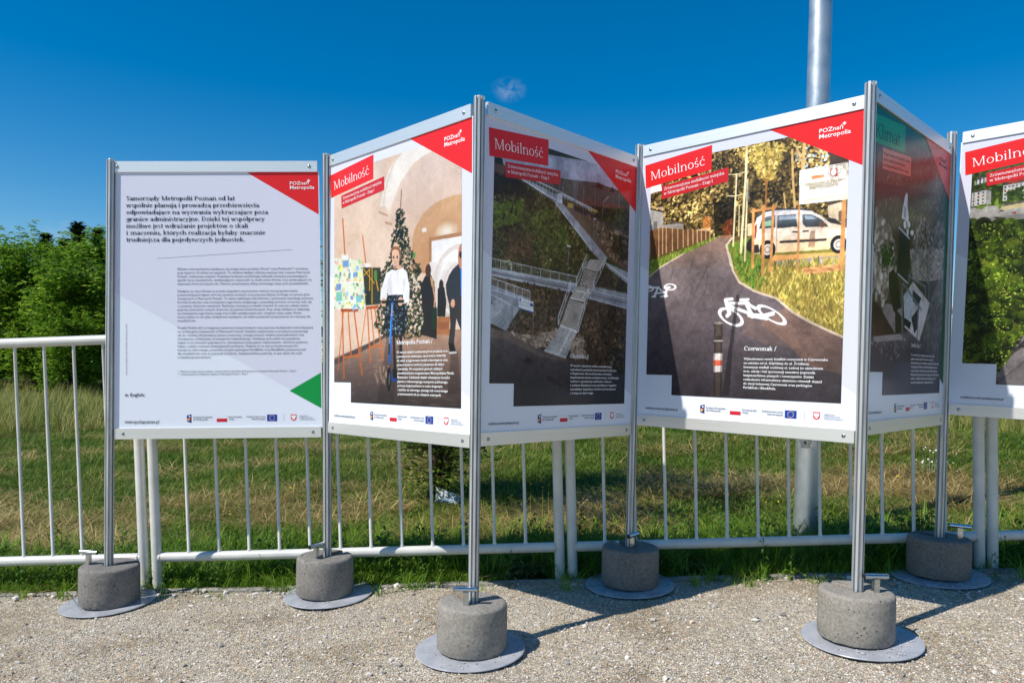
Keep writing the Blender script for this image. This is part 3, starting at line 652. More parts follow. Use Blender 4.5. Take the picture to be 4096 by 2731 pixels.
# ------------------------------------------------------------ painter for the photographs printed on the posters
class Paint:
    def __init__(s, u0, u1, v0, v1, nx, seed=1):
        s.u0, s.u1, s.v0, s.v1 = u0, u1, v0, v1; s.nx = nx; s.ny = int(nx*(v1-v0)/(u1-u0)); s.k = 2*nx/(u1-u0)
        s.W, s.H = 2*nx, 2*s.ny; s.a = np.zeros((s.H, s.W, 3), np.float32); s.r = random.Random(seed); s.g = np.random.default_rng(seed)
        yy, xx = np.mgrid[0:s.H, 0:s.W]; s.X = xx.astype(np.float32)+.5; s.Y = yy.astype(np.float32)+.5
    def px(s, p): return ((p[0]-s.u0)*s.k, (p[1]-s.v0)*s.k)
    def win(s, x0, x1, y0, y1):
        x0, x1, y0, y1 = max(0,int(x0)), min(s.W,int(x1)+2), max(0,int(y0)), min(s.H,int(y1)+2)
        return (slice(y0,y1), slice(x0,x1)) if x1 > x0 and y1 > y0 else None
    def put(s, sl, m, c, al):
        m = (m*al)[...,None]; s.a[sl] = s.a[sl]*(1-m)+np.asarray(c, np.float32)*m
    def fill(s, c): s.a[:] = c
    def poly(s, pts, c, al=1., c2=None, nz=0, soft=0):
        q = [s.px(p) for p in pts]; xs_ = [p[0] for p in q]; ys_ = [p[1] for p in q]; sl = s.win(min(xs_),max(xs_),min(ys_),max(ys_))
        if not sl: return
        X, Y = s.X[sl], s.Y[sl]; m = np.zeros(X.shape, bool)
        for (x0,y0),(x1,y1) in zip(q, q[1:]+q[:1]):
            if y0 == y1: continue
            cnd = (Y >= min(y0,y1)) & (Y < max(y0,y1)); m ^= cnd & (X < (Y-y0)*(x1-x0)/(y1-y0)+x0)
        col = np.asarray(c, np.float32)
        if c2 is not None:
            f = ((max(ys_)-Y)/(max(ys_)-min(ys_)+1e-6))[...,None]; col = col*(1-f)+np.asarray(c2, np.float32)*f
        if nz: col = col+(s.g.random(X.shape)[...,None]-.5)*2*nz
        s.put(sl, m.astype(np.float32), col, al)
    def line(s, pts, w, c, al=1.):
        w = w*s.k/2; q = [s.px(p) for p in pts]
        for (x0,y0),(x1,y1) in zip(q, q[1:]):
            sl = s.win(min(x0,x1)-w-1, max(x0,x1)+w+1, min(y0,y1)-w-1, max(y0,y1)+w+1)
            if not sl: continue
            X, Y = s.X[sl], s.Y[sl]; dx, dy = x1-x0, y1-y0; L = dx*dx+dy*dy+1e-9
            tt = np.clip(((X-x0)*dx+(Y-y0)*dy)/L, 0, 1); d = np.hypot(X-x0-tt*dx, Y-y0-tt*dy)
            s.put(sl, np.clip(w+.5-d, 0, min(1,2*w)), c, al)
    def ell(s, c0, pa, pb, c, al=1., inner=0, soft=0):
        """ellipse by centre and the ends of two axes"""
        (cx,cy),(ax,ay),(bx,by) = s.px(c0), s.px(pa), s.px(pb); ax -= cx; ay -= cy; bx -= cx; by -= cy
        ex_, ey_ = abs(ax)+abs(bx), abs(ay)+abs(by); sl = s.win(cx-ex_, cx+ex_, cy-ey_, cy+ey_)
        if not sl: return
        det = ax*by-ay*bx
        if abs(det) < 1e-6: return
        X, Y = s.X[sl]-cx, s.Y[sl]-cy; A = (X*by-Y*bx)/det; B = (Y*ax-X*ay)/det; rr = np.sqrt(A*A+B*B)
        m = np.clip((1-rr)/max(soft,1e-3), 0, 1) if soft else (rr < 1).astype(np.float32)
        if inner: m = m*(rr > inner)
        s.put(sl, m, c, al)
    def blob(s, u, v, ru, rv, c, al=1., soft=0, ang=0):
        cs, sn = math.cos(ang), math.sin(ang); s.ell((u,v),(u+ru*cs,v+ru*sn),(u-rv*sn,v+rv*cs), c, al, 0, soft)
    def dabs(s, pts, n, size, cols, asp=.6, ang=0, jit=3.14, al=.85, cf=None):
        us = [p[0] for p in pts]; vs3 = [p[1] for p in pts]; q = pts; k = 0; tr = 0
        while k < n and tr < n*6:
            tr += 1; u = s.r.uniform(min(us),max(us)); v = s.r.uniform(min(vs3),max(vs3)); ins = False
            for (x0,y0),(x1,y1) in zip(q, q[1:]+q[:1]):
                if (y0 > v) != (y1 > v) and u < (v-y0)*(x1-x0)/(y1-y0)+x0: ins = not ins
            if not ins: continue
            k += 1; sz = s.r.uniform(*size); c = s.r.choice(cols)
            f = s.r.uniform(.8,1.2)*(cf(u,v) if cf else 1); s.blob(u, v, sz, sz*asp, (c[0]*f,c[1]*f,c[2]*f), al, 0, ang+s.r.uniform(-jit,jit))
    def clump(s, f, k, sd): return lambda u, v: max(.35, 1+k*(mn.noise((u*f,v*f,sd))+.5*mn.noise((u*f*2.7,v*f*2.7,sd))))
    def shade(s, pts_fn): s.a *= pts_fn(s.X/s.k+s.u0, s.Y/s.k+s.v0)[...,None]
    def build(s, name, parent, cut=None, grain=5, gain=1., d=.0009, con=.45, tex=1.):
        def fb(n, sd):
            c = np.random.default_rng(sd).random((int(n*s.H/s.W)+3, n+3)); yy = s.Y/s.H*(c.shape[0]-2); xx = s.X/s.W*n; y0, x0 = yy.astype(int), xx.astype(int); fy_, fx_ = yy-y0, xx-x0
            fy_, fx_ = fy_*fy_*(3-2*fy_), fx_*fx_*(3-2*fx_)
            return (c[y0,x0]*(1-fx_)+c[y0,x0+1]*fx_)*(1-fy_)+(c[y0+1,x0]*(1-fx_)+c[y0+1,x0+1]*fx_)*fy_-.5
        mod = 1+tex*(.20*fb(7,1)+.16*fb(19,2)+.14*fb(55,3)+.10*fb(120,4))
        im = s.a*mod[...,None]; im = 255*np.clip(im/255, 0, 1)
        q = im/255; im = 255*(q*(1-con)+con*q*q*(3-2*q)); im = im+s.g.normal(0, grain, s.a.shape[:2])[...,None]
        im = im.reshape(s.ny,2,s.nx,2,3).mean((1,3)); im = np.clip(im, 0, 255); L = np.clip(srgb(im)*gain, 0, .93)
        xs_ = np.linspace(s.u0, s.u1, s.nx+1); ys_ = np.linspace(s.v0, s.v1, s.ny+1)
        gx, gy_ = np.meshgrid(xs_, ys_); V = np.stack([gx, np.full_like(gx,-d), gy_], -1).reshape(-1,3)
        i, j = np.meshgrid(np.arange(s.nx), np.arange(s.ny)); a = (j*(s.nx+1)+i); F = np.stack([a, a+1, a+s.nx+2, a+s.nx+1], -1).reshape(-1,4)
        C = L.reshape(-1,3)
        if cut is not None:
            cu = (xs_[:-1]+xs_[1:])/2; cv = (ys_[:-1]+ys_[1:])/2; U, Vv = np.meshgrid(cu, cv); ok = ~((U < cut[0]) & (Vv < cut[1])).ravel(); F = F[ok]; C = C[ok]
        me = bpy.data.meshes.new(name); me.vertices.add(len(V)); me.vertices.foreach_set('co', V.astype(np.float32).ravel())
        me.loops.add(len(F)*4); me.loops.foreach_set('vertex_index', F.astype(np.int32).ravel()); me.polygons.add(len(F)); me.polygons.foreach_set('loop_start', np.arange(0,len(F)*4,4,dtype=np.int32))
        me.update(calc_edges=True)
        at = me.color_attributes.new('print', 'FLOAT_COLOR', 'CORNER'); cc = np.ones((len(F),4,4), np.float32); cc[:,:,:3] = C[:,None,:]; at.data.foreach_set('color', cc.ravel())
        me.materials.append(m_photo); return link(bpy.data.objects.new(name, me), parent)
m_photo, t, b = mat('printed_photograph', None, .3, 0, .3)
vc = t.nodes.new('ShaderNodeVertexColor'); vc.layer_name = 'print'; t.links.new(vc.outputs[0], b.inputs['Base Color'])
n = noise(t, 700, 2, .6, opos(t)); bump(t, b, n, .03, .0006)

# ------------------------------------------------------------ the six display panels
FRAMES = [(-1.7537, 3.4369, 0.7232, 0.9995, 0.0222, 0.0236), (-0.754, 3.4591, 0.7695, 0.707, -0.707, 0.0162), (-0.0469, 2.7521, 0.7925, 0.7228, 0.691, -0.0099), (0.676, 3.4431, 0.8296, 0.7025, -0.7117, -0.0024), (1.3785, 2.7314, 0.8579, 0.7243, 0.6895, -0.0026), (2.1028, 3.4209, 0.9032, 0.6539, -0.7564, -0.0158)]
HP, RAIL = 1.2783, 0.0506
PANEL_L = ['display board with a text poster, red corner and green triangle', 'display board with a poster of a child riding a scooter by a Christmas tree',
           'shaded display board with a poster of an outdoor stairway and ramps', 'display board with a poster of a bicycle path, bollard and silver van',
           'shaded narrow-looking display board with the green Klimat title box', 'display board at the right edge with a poster of woodland and housing blocks']
panels, posters = [], []
c_screw = None
for k, (ax, ay, az, ux, uy, uz) in enumerate(FRAMES):
    u = Vector((ux,uy,uz)).normalized(); nrm = u.cross(Vector((0,0,1))).normalized(); v = nrm.cross(u); v = v if v.z > 0 else -v
    Mx = Matrix((u, -nrm, v)).transposed().to_4x4(); Mx.translation = (ax,ay,az)
    e = empty('information_board', PANEL_L[k], 'information board', 'zigzag information boards'); e.matrix_world = Mx
    panels.append(e)
    # board 4 mm thick, its face at depth 0 (local -y faces the viewer)
    bm = bmesh.new(); add_box(bm, .016, .984, 0, .004, RAIL-.006, HP-RAIL+.006); po = bm_obj('poster', bm, m_board, e); posters.append(po)
    for nm, z0, z1 in (('top_rail', HP-RAIL, HP), ('bottom_rail', 0, RAIL)):
        bm = bmesh.new(); add_box(bm, .0225, .9775, -.0065, .0105, z0, z1, .0012)
        # shallow drawn lines along the extrusion
        rl = bm_obj(nm, bm, m_rail, e)
        for su in (.063,.94):
            zc_ = (z0+z1)/2
            bm = bmesh.new(); add_tube(bm, [(su,-.0062,zc_),(su,-.0085,zc_),(su,-.0096,zc_)], [.0064,.0064,.0048], 18); sw = bm_obj('screw', bm, m_zinc, rl, angle=R(40))
            bm = bmesh.new(); add_tube(bm, [(su,-.0090,zc_),(su,-.0099,zc_)], .0030, 6); add_tube(bm, [(su,-.0055,zc_),(su,-.0069,zc_)], .0076, 18); bm_obj('screw_socket', bm, m_hex, rl)

# ------------------------------------------------------------ print common to the posters
WHITE, NAVY, BLACK = ink(246,247,250), ink(30,38,62), ink(20,22,28)
RED, RED2, TINT = ink(220,38,38), ink(194,38,44), ink(208,211,229)
def star(cx, cy, r, n=5, q=.42, rot=90):
    return [(cx+(r if i % 2 == 0 else r*q)*math.cos(R(rot+180*i/n)), cy+(r if i % 2 == 0 else r*q)*math.sin(R(rot+180*i/n))) for i in range(2*n)]
def ast(P, cx, cy, r, m, d):
    polys = []
    for i in range(3):
        a = R(90+60*i); dx, dy = r*math.cos(a), r*math.sin(a); w = r*.17; nx_, ny_ = -math.sin(a)*w, math.cos(a)*w
        polys.append([(cx-dx-nx_,cy-dy-ny_),(cx-dx+nx_,cy-dy+ny_),(cx+dx+nx_,cy+dy+ny_),(cx+dx-nx_,cy+dy-ny_)])
    P.obj('asterisk', polys, m, d, .00004)
def logo_city(P, u, v, m, s=1.0):
    P.text('logo_text', [('POZnań', (u,v), (u+.089*s,v), .0225*s, .008), ('Metropolia', (u,v-.0215*s), (u+.117*s,v-.0215*s), .0235*s, .008)], m)
    ast(P, u+.0935*s, v+.0185*s, .0068*s, m, .0019)
def logo_strip(P, o):
    g = lambda pts: [(a+o,b) for a, b in pts]
    P.obj('fund_logo_field', [g([(.356,.108),(.377,.113),(.377,.073),(.356,.079)])], ink(28,58,130), .0006)
    P.obj('fund_logo_star', [g(star(.3685,.103,.006))], WHITE, .0009)
    P.obj('fund_logo_yellow', [g([(.357,.081),(.360,.088),(.357,.092),(.362,.092),(.366,.096),(.367,.090),(.369,.086),(.365,.084)])], ink(240,205,40), .0009)
    P.obj('fund_logo_red', [g([(.369,.092),(.373,.097),(.376,.0975),(.3755,.090),(.376,.086),(.371,.088)])], ink(215,50,60), .0009)
    P.text('fund_text', [('Fundusze Europejskie',(.384+o,.0965),(.474+o,.0965),.0105,.006),('dla Wielkopolski',(.384+o,.0855),(.452+o,.0855),.0105,.006)], NAVY)
    P.obj('flag_white', [g([(.4935,.1075),(.5415,.1075),(.5415,.092),(.4935,.092)])], ink(226,228,236), .0006)
    P.obj('flag_red', [g([(.4935,.092),(.5415,.092),(.5415,.0765),(.4935,.0765)])], ink(200,32,52), .0006)
    P.text('republic_text', [('Rzeczpospolita',(.549+o,.0965),(.611+o,.0965),.0105,.004),('Polska',(.549+o,.0855),(.575+o,.0855),.0105,.004)], NAVY)
    P.text('union_text', [('Dofinansowane przez',(.632+o,.0965),(.720+o,.0965),.0105,.004),('Unię Europejską',(.654+o,.0855),(.720+o,.0855),.0105,.004)], NAVY)
    P.obj('union_flag', [g([(.7265,.1085),(.7735,.1085),(.7735,.0775),(.7265,.0775)])], ink(24,62,158), .0006)
    P.obj('union_stars', [g(star(.75+.0115*math.cos(R(30*i)), .093+.0115*math.sin(R(30*i)), .0024)) for i in range(12)], ink(250,214,40), .0009)
    P.obj('divider', [g([(.8040,.1085),(.8048,.1085),(.8048,.0775),(.8040,.0775)])], ink(150,60,80), .0006)
    P.obj('shield', [g([(.8365,.1085),(.8635,.1085),(.8635,.090),(.8600,.083),(.8500,.078),(.8400,.083),(.8365,.090)])], ink(214,44,56), .0006)
    P.obj('eagle', [g([(.8490,.1055),(.8520,.1050),(.8515,.1015),(.8560,.1050),(.8610,.1035),(.8600,.0940),(.8555,.0895),(.8560,.0850),(.8520,.0870),(.8500,.0805),(.8480,.0870),(.8440,.0850),(.8445,.0895),(.8400,.0940),(.8390,.1035),(.8440,.1050),(.8485,.1015)])], ink(238,238,240), .0009)
    P.obj('shield_divider', [g([(.8705,.106),(.8709,.106),(.8709,.081),(.8705,.081)])], ink(190,150,160), .0006)
    P.text('region_text', [('SAMORZĄD',(.877+o,.0985),(.918+o,.0985),.0068,.006),('WOJEWÓDZTWA',(.877+o,.0905),(.938+o,.0905),.0068,.006),('WIELKOPOLSKIEGO',(.877+o,.0825),(.949+o,.0825),.0068,.006)], ink(110,112,126))
L_, R_, B_, T_ = .0205, .9795, RAIL-.002, HP-RAIL+.002
def common(k, title, sub, tint=TINT, boxc=RED, subc=RED2, titlec=WHITE, subcol=WHITE, logoc=WHITE, o=-.014, tw=.272, red=RED, subtop=1.08, subrows=2):
    P = Print(posters[k])
    # tinted field above a falling diagonal
    dv = lambda u: .745-.574*u
    P.obj('tinted_field', [[(L_,dv(L_)),(R_,dv(R_)),(R_,T_),(L_,T_)]], tint, .0003)
    P.obj('corner_triangle', [[(.613,T_),(R_,T_),(R_,T_-.567*(R_-.613))]], red, .0012)
    logo_city(P, .8125+(0 if k != 1 else .012), 1.1725, logoc, 1)
    sl = .092
    bx0 = .034; tx_ = .065 if k != 4 else .045
    P.obj('title_box', [[(bx0,1.187),(.366,1.216),(.366,1.112),(bx0+.006,1.083)]], boxc, .0012)
    P.text('title_text', [(title, (tx_,1.1155 if k != 4 else 1.103), (tx_+tw,(1.1155 if k != 4 else 1.103)+tw*.082), .0555 if k != 4 else .078, FONT_L)], titlec, .0016)
    hb_ = .058 if subrows == 2 else .078
    P.obj('subtitle_box', [[(.123,1.079),(.444,1.109),(.444,1.109-hb_),(.126,1.079-hb_)]], subc, .0013)
    if subrows == 2:
        P.text('subtitle_text', [(sub[0], (.136,1.0592), (.426,1.0825), .019, FONT_R), (sub[1], (.1365,1.0385), (.375,1.0575), .019, FONT_R)], subcol, .0018)
    else:
        P.text('subtitle_text', [(q, (.136,1.0555-.021*i), (.136+wd,1.0555-.021*i+wd*sl), .0185, FONT_R) for i, (q, wd) in enumerate(zip(sub, (.29,.24,.28)))], subcol, .0018)
    P.text('web_address', [('klimat.metropoliapoznan.pl' if k == 4 else 'mobilnosc.metropoliapoznan.pl', (.066,.0775), (.232 if k != 4 else .20,.0775), .0165, .006)], NAVY)
    logo_strip(P, o)
    return P
SUB = ('Zrównoważona mobilność miejska', 'w Metropolii Poznań – Etap I')
PH = (.066,.925,.146,1.183); CUT = (.2,.234)

# ------------------------------------------------------------ panel 1: text poster
P = Print(posters[0])
P.obj('tinted_field', [[(L_,.700-.568*L_),(R_,.700-.568*R_),(R_,T_),(L_,T_)]], ink(214,217,234), .0003)
P.obj('corner_triangle', [[(.653,1.227),(R_,T_),(R_,1.034)]], RED, .0006)
P.obj('green_triangle', [[(.833,.2185),(R_,.302),(R_,.136)]], ink(0,146,68), .0006)
P.text('logo_text', [('POZnań', (.848,1.17), (.935,1.171), .0215, .008), ('Metropolia', (.848,1.15), (.962,1.151), .0225, .008)], WHITE)
ast(P, *(.936,1.188), .0075, WHITE, .0019)
P.block('lead_text', ['Samorządy Metropolii Poznań od lat','wspólnie planują i prowadzą przedsięwzięcia','odpowiadające na wyzwania wykraczające poza','granice administracyjne. Dzięki tej współpracy','możliwe jest wdrażanie projektów o skali','i znaczeniu, których realizacja byłaby znacznie','trudniejsza dla pojedynczych jednostek.'],
        (.099,1.101), (.596,1.1), (.095,.912), ink(30,36,56), FONT_B, 0, .90)
a, b = (.233,.834), (.857,.872)
P.obj('rule_line', [[(a[0],a[1]-.0006),(b[0],b[1]-.0006),(b[0],b[1]+.0006),(a[0],a[1]+.0006)]], NAVY, .0006)
P.block('body_text', ['Efektem metropolitalnej współpracy są zintegrowane projekty: Klimat* oraz Mobilność** wdrażane','przy wsparciu środków europejskich. To działania będące częścią wspólnej wizji rozwoju Metropolii','Poznań, realizowane etapami. Pozyskane fundusze umożliwiają realizację inwestycji poprawiających','jakość życia mieszkańców, zwiększających odporność na skutki zmian klimatu oraz zachęcających do','aktywnych form poruszania się. Obecnie prezentujemy efekty pierwszego etapu tych przedsięwzięć.'],
        (.326,.781), (.927,.78), (.325,.713), ink(66,72,96), 0, 0, .83)
P.block('body_text', ['Działania na rzecz klimatu to przede wszystkim usprawnienie retencji oraz gospodarowania','przestrzenią pod kątem ochrony zasobów wodnych oraz poprawa bilansu wodnego na terenie gmin','zrzeszonych w Metropolii Poznań. To także stabilizacja mikroklimatu i zachowania wysokiego poziomu','bioróżnorodności oraz zmniejszenie zagrożenia związanego z powodzią zarówno od strony rzek, jak','i z powodu deszczów nawalnych. Realizacja inwestycji prowadzi również do wzrostu udziału zieleni','poprzez utworzenie nowych skwerów czy parków kieszonkowych. Przy okazji działania te wpływają','na zmniejszenie zagrożenia suszą oraz liczbę występowania tzw. miejskich wysp ciepła. Nowe','tereny zieleni to nie tylko dodatkowe nasadzenia, ale także przestrzeń przeznaczona do rekreacji dla','mieszkańców.'],
        (.324,.679), (.878,.678), (.321,.543), ink(66,72,96), 0, 0, .83)
P.block('body_text', ['Projekt Mobilność to integracja systemów transportowych oraz poprawa dostępności komunikacyjnej','na terenie gmin zrzeszonych w Metropolii Poznań. Działania zaplanowane w projekcie przyczyniają','się do rozwoju infrastruktury pieszo-rowerowej i zintegrowanych węzłów przesiadkowych oraz','zmniejszenia uzależnienia od transportu indywidualnego. Realizacja tych zadań ma pozytywny','wpływ na środowisko, poprzez m.in.: zmniejszenie emisji gazów cieplarnianych, obniżenie poziomu','hałasu, a także redukcję zanieczyszczeń powietrza. Wpływa to na wzrost konkurencyjności','transportu zbiorowego, powstanie nowych parkingów Park&Ride oraz Bike&Ride przeznaczonych','dla mieszkańców oraz na poprawę komfortu i bezpieczeństwa podróży, w tym także dla osób','z niepełnosprawnościami.'],
        (.321,.51), (.945,.508), (.318,.374), ink(66,72,96), 0, 0, .83)
P.block('footnote_text', ['* „Wsparcie małej retencji wodnej i rozwój zielono-niebieskiej infrastruktury na obszarze Metropolii Poznań – Etap I”','** „Zrównoważona mobilność miejska w Metropolii Poznań – Etap I”'],
        (.317,.309), (.867,.308), (.316,.296), ink(60,66,88), 0, 0, .86)
P.text('english_note', [('in English:', (.073,.199), (.165,.199), .021, .012)], NAVY)
P.text('web_address', [('metropoliapoznan.pl', (.07,.074), (.227,.073), .021, .008)], NAVY)
P.text('design_credit', [('opracowanie graficzne: Juliusz Michalski / kosmodrom studio', (.084,.297), (.089,.533), .0085, 0)], ink(80,86,106))
logo_strip(P, 0)

# ------------------------------------------------------------ panel 4: bicycle path
P = common(3, 'Mobilność', SUB)
C = Paint(*PH, 330, 4)
C.fill((96,80,44))
LEAF = [(164,136,80),(140,118,66),(190,160,104),(112,96,56),(84,74,46),(58,52,34),(172,142,88)]
DARKL = [(52,46,28),(74,62,36),(96,80,44),(40,36,24)]
top = [(.013,1.306),(.958,1.268),(.972,.832),(.498,.837),(.389,.829),(.064,.869)]
C.dabs(top, 1400, (.012,.028), DARKL, .7)
C.dabs(top, 4200, (.004,.010), LEAF, .6, cf=C.clump(11,.75,3.3)); C.dabs(top, 1500, (.0025,.006), [(212,180,124),(188,154,98),(222,194,142)], .55, al=.5, cf=C.clump(11,.9,3.3)); C.dabs(top, 1300, (.003,.008), [(40,34,20),(58,48,28)], .6, al=.75)
C.poly([(.065,1.099),(.122,1.101),(.123,1.058),(.097,1.059),(.066,1.053)], (226,228,232))
C.poly([(.448,1.074),(.47,1.055),(.467,.981),(.446,.979)], (54,46,26), .7)
for q in ([(.38,.968),(.472,.99),(.488,.818),(.39,.818)], [(.408,.933),(.469,.91),(.472,.825),(.411,.831)]):
    C.poly(q, (30,28,20), .8); C.dabs(q, 140, (.004,.009), [(46,42,26),(24,22,16),(70,58,32)], .6)
C.dabs([(.427,.88),(.47,.89),(.472,.83),(.428,.83)], 120, (.004,.008), [(120,66,36),(90,52,30)], .6)
C.dabs([(.333,.907),(.367,.913),(.369,.851),(.335,.85)], 90, (.004,.008), [(200,130,70),(168,110,60)], .6)
# right hand trees and their pale trunks
C.dabs([(.706,1.14),(.859,1.129),(.862,1.037),(.742,1.049)], 260, (.003,.008), [(228,196,132),(180,205,225),(200,160,96),(70,60,40)], .6)
for q, w in (([(.758,1.158),(.756,1.084),(.754,1.037)],.012), ([(.711,1.129),(.717,1.02),(.729,.896)],.009), ([(.757,1.055),(.73,1.135)],.006), ([(.683,.964),(.692,.901)],.006)): C.line(q, w, (214,176,118))
# young tree
C.dabs([(.489,1.152),(.52,1.181),(.602,1.179),(.667,1.159),(.706,1.14),(.664,1.091),(.636,1.028),(.591,1.026),(.543,1.102)], 420, (.005,.012), [(206,176,100),(226,200,122),(170,146,74),(132,118,58)], .45)
C.line([(.611,1.032),(.61,.984),(.61,.916)], .008, (170,120,70)); C.line([(.612,1.013),(.635,1.077)], .004, (160,115,66)); C.line([(.612,1.003),(.585,1.076)], .004, (160,115,66))
C.poly([(.856,1.093),(.923,1.053),(.923,1.033),(.857,1.043)], (86,72,62))
# buildings and fence on the left
C.poly([(.06,.989),(.135,.964),(.136,.905),(.237,.901),(.238,.861),(.064,.858)], (178,174,168), 1, (140,132,126))
C.poly([(.06,.993),(.137,.965),(.137,.959),(.061,.984)], (70,60,52)); C.poly([(.136,.927),(.237,.905),(.237,.897),(.136,.919)], (96,84,72)); C.poly([(.092,.989),(.133,.986),(.133,.967)], (200,170,140))
C.poly([(.085,.925),(.104,.925),(.105,.889),(.086,.889)], (110,110,112))
C.poly([(.262,.864),(.369,.866),(.369,.846),(.262,.848)], (206,168,128))
C.poly([(.06,.886),(.133,.893),(.369,.851),(.37,.821),(.136,.78),(.064,.76)], (122,86,58), 1, (98,70,48), 8)
for q in ([(.066,.897),(.07,.759)], [(.113,.899),(.117,.766)], [(.133,.9),(.136,.775)], [(.152,.893),(.155,.779)], [(.183,.887),(.186,.784)], [(.21,.882),(.213,.791)], [(.237,.877),(.24,.797)], [(.261,.872),(.263,.801)], [(.285,.867),(.287,.805)], [(.306,.863),(.308,.809)], [(.326,.859),(.327,.812)], [(.347,.855),(.348,.816)], [(.366,.866),(.367,.819)]): C.line(q, .0045, (190,160,126))
# house on the right, parking bay
C.poly([(.854,.893),(.91,.907),(.913,.817),(.859,.842)], (212,190,162)); C.poly([(.848,.903),(.918,.915),(.919,.902),(.853,.892)], (80,66,56)); C.poly([(.894,.865),(.911,.871),(.912,.824),(.895,.826)], (120,100,84))
C.poly([(.534,.862),(.581,.862),(.582,.813),(.536,.813)], (210,186,150))
# grass
gr = [(.44,.788),(.557,.811),(.932,.738),(.936,.603),(.465,.685)]
C.poly(gr, (118,118,52), 1, (140,128,60))
C.poly([(.459,.743),(.932,.7),(.928,.394),(.868,.423),(.797,.458),(.728,.499),(.666,.551),(.572,.586),(.506,.626)], (150,138,66), 1, (146,122,62))
C.poly([(.641,.724),(.929,.712),(.93,.667),(.637,.687)], (222,160,100)); C.poly([(.656,.701),(.899,.701),(.9,.665),(.652,.682)], (150,142,140))
C.dabs([(.446,.777),(.552,.801),(.606,.689),(.47,.7)], 260, (.006,.012), [(104,128,48),(84,112,40),(128,140,60)], .3, 1.57, .5)
C.dabs([(.464,.732),(.621,.708),(.624,.603),(.572,.591),(.517,.625)], 360, (.006,.013), [(86,116,42),(104,130,50),(70,98,36),(128,140,60)], .25, 1.57, .5)
C.dabs([(.61,.699),(.928,.691),(.93,.404),(.868,.428),(.797,.463),(.728,.504),(.666,.556),(.603,.584)], 1500, (.007,.016), [(186,168,88),(150,136,64),(118,112,50),(206,186,110),(132,122,56),(168,142,76)], .2, 1.57, .6)
C.dabs([(.771,.662),(.902,.666),(.902,.642),(.782,.642)], 60, (.008,.016), [(222,160,110),(206,146,96)], .4, 0, .3)
lg = [(.061,.746),(.149,.767),(.24,.787),(.412,.829),(.42,.82),(.241,.765),(.15,.725),(.063,.683)]
C.poly(lg, (104,118,52)); C.dabs(lg, 260, (.004,.009), [(120,138,58),(86,104,40),(140,148,70)], .3, 1.57, .6)
# the path
C.poly([(.238,.768),(.126,.714),(.059,.672),(.048,.097),(.953,.144),(.946,.385),(.923,.394),(.873,.421),(.802,.456),(.733,.497),(.666,.554),(.572,.589),(.506,.628),(.477,.677),(.458,.748)], (122,110,110), 1, (72,66,74), 9)
C.poly([(.417,.828),(.469,.815),(.446,.787),(.467,.7),(.469,.689),(.144,.715),(.241,.764),(.345,.797)], (138,112,100), 1, (114,102,100), 8)
C.poly([(.42,.828),(.472,.824),(.469,.812),(.415,.819)], (150,110,84))
C.poly([(.702,.515),(.806,.453),(.923,.394),(.928,.255),(.807,.281),(.707,.377),(.602,.449)], (138,104,86), .5); C.poly([(.521,.492),(.705,.446),(.781,.348),(.631,.368),(.523,.41)], (130,104,92), .35)
for q in ([(.296,.752),(.285,.715),(.274,.679)], [(.351,.71),(.364,.661),(.349,.593),(.326,.557)], [(.27,.625),(.228,.584)], [(.368,.719),(.324,.632),(.295,.58)], [(.191,.701),(.182,.658)]): C.line(q, .003, (58,52,54), .5)
for q in ([(.458,.748),(.476,.677),(.505,.627),(.572,.586),(.666,.551),(.733,.494),(.802,.454),(.873,.419),(.928,.393)], [(.467,.81),(.444,.785),(.467,.7)]): C.line(q, .009, (196,178,158)); 
C.line([(.238,.766),(.126,.717),(.059,.673)], .007, (190,172,150))
# car
C.poly([(.531,.781),(.552,.806),(.562,.803),(.564,.741),(.535,.753)], (48,44,44))
body = [(.564,.78),(.566,.859),(.576,.887),(.604,.902),(.65,.903),(.747,.893),(.789,.882),(.827,.86),(.864,.827),(.904,.813),(.926,.801),(.928,.739),(.871,.735),(.862,.727),(.655,.733),(.559,.737),(.557,.776)]
C.poly(body, (214,212,218), 1, (236,196,150), 4)
C.poly([(.571,.833),(.926,.797),(.927,.766),(.567,.795)], (240,222,204), .6)
C.line([(.576,.886),(.605,.903),(.65,.905),(.747,.894),(.785,.885)], .006, (70,72,80))
for q in ([(.585,.836),(.595,.872),(.616,.881),(.651,.883),(.652,.833)], [(.659,.88),(.733,.876),(.741,.827),(.66,.829)], [(.758,.872),(.795,.867),(.832,.844),(.86,.813),(.773,.821),(.761,.835)]): C.poly(q, (112,122,132), 1, (58,62,62))
C.poly([(.606,.861),(.634,.865),(.635,.843),(.607,.842)], (150,196,160), .8); C.poly([(.666,.875),(.734,.871),(.735,.857),(.666,.861)], (176,190,206), .7); C.poly([(.767,.865),(.795,.861),(.816,.847),(.772,.85)], (176,190,206), .7)
C.poly([(.854,.849),(.886,.838),(.906,.817),(.868,.825)], (60,58,60))
C.ell((.835,.824), (.848,.822), (.834,.835), (120,90,70))
C.poly([(.671,.779),(.853,.769),(.853,.76),(.671,.769)], (66,56,54)); C.poly([(.566,.849),(.575,.858),(.574,.809),(.568,.79)], (150,52,40)); C.poly([(.558,.773),(.584,.773),(.59,.741),(.559,.738)], (60,54,54))
for q in ([(.656,.881),(.661,.737)], [(.745,.879),(.751,.738)]): C.line(q, .0025, (150,130,120))
for q in ([(.724,.808),(.743,.806)], [(.764,.806),(.783,.805)]): C.line(q, .006, (70,60,58))
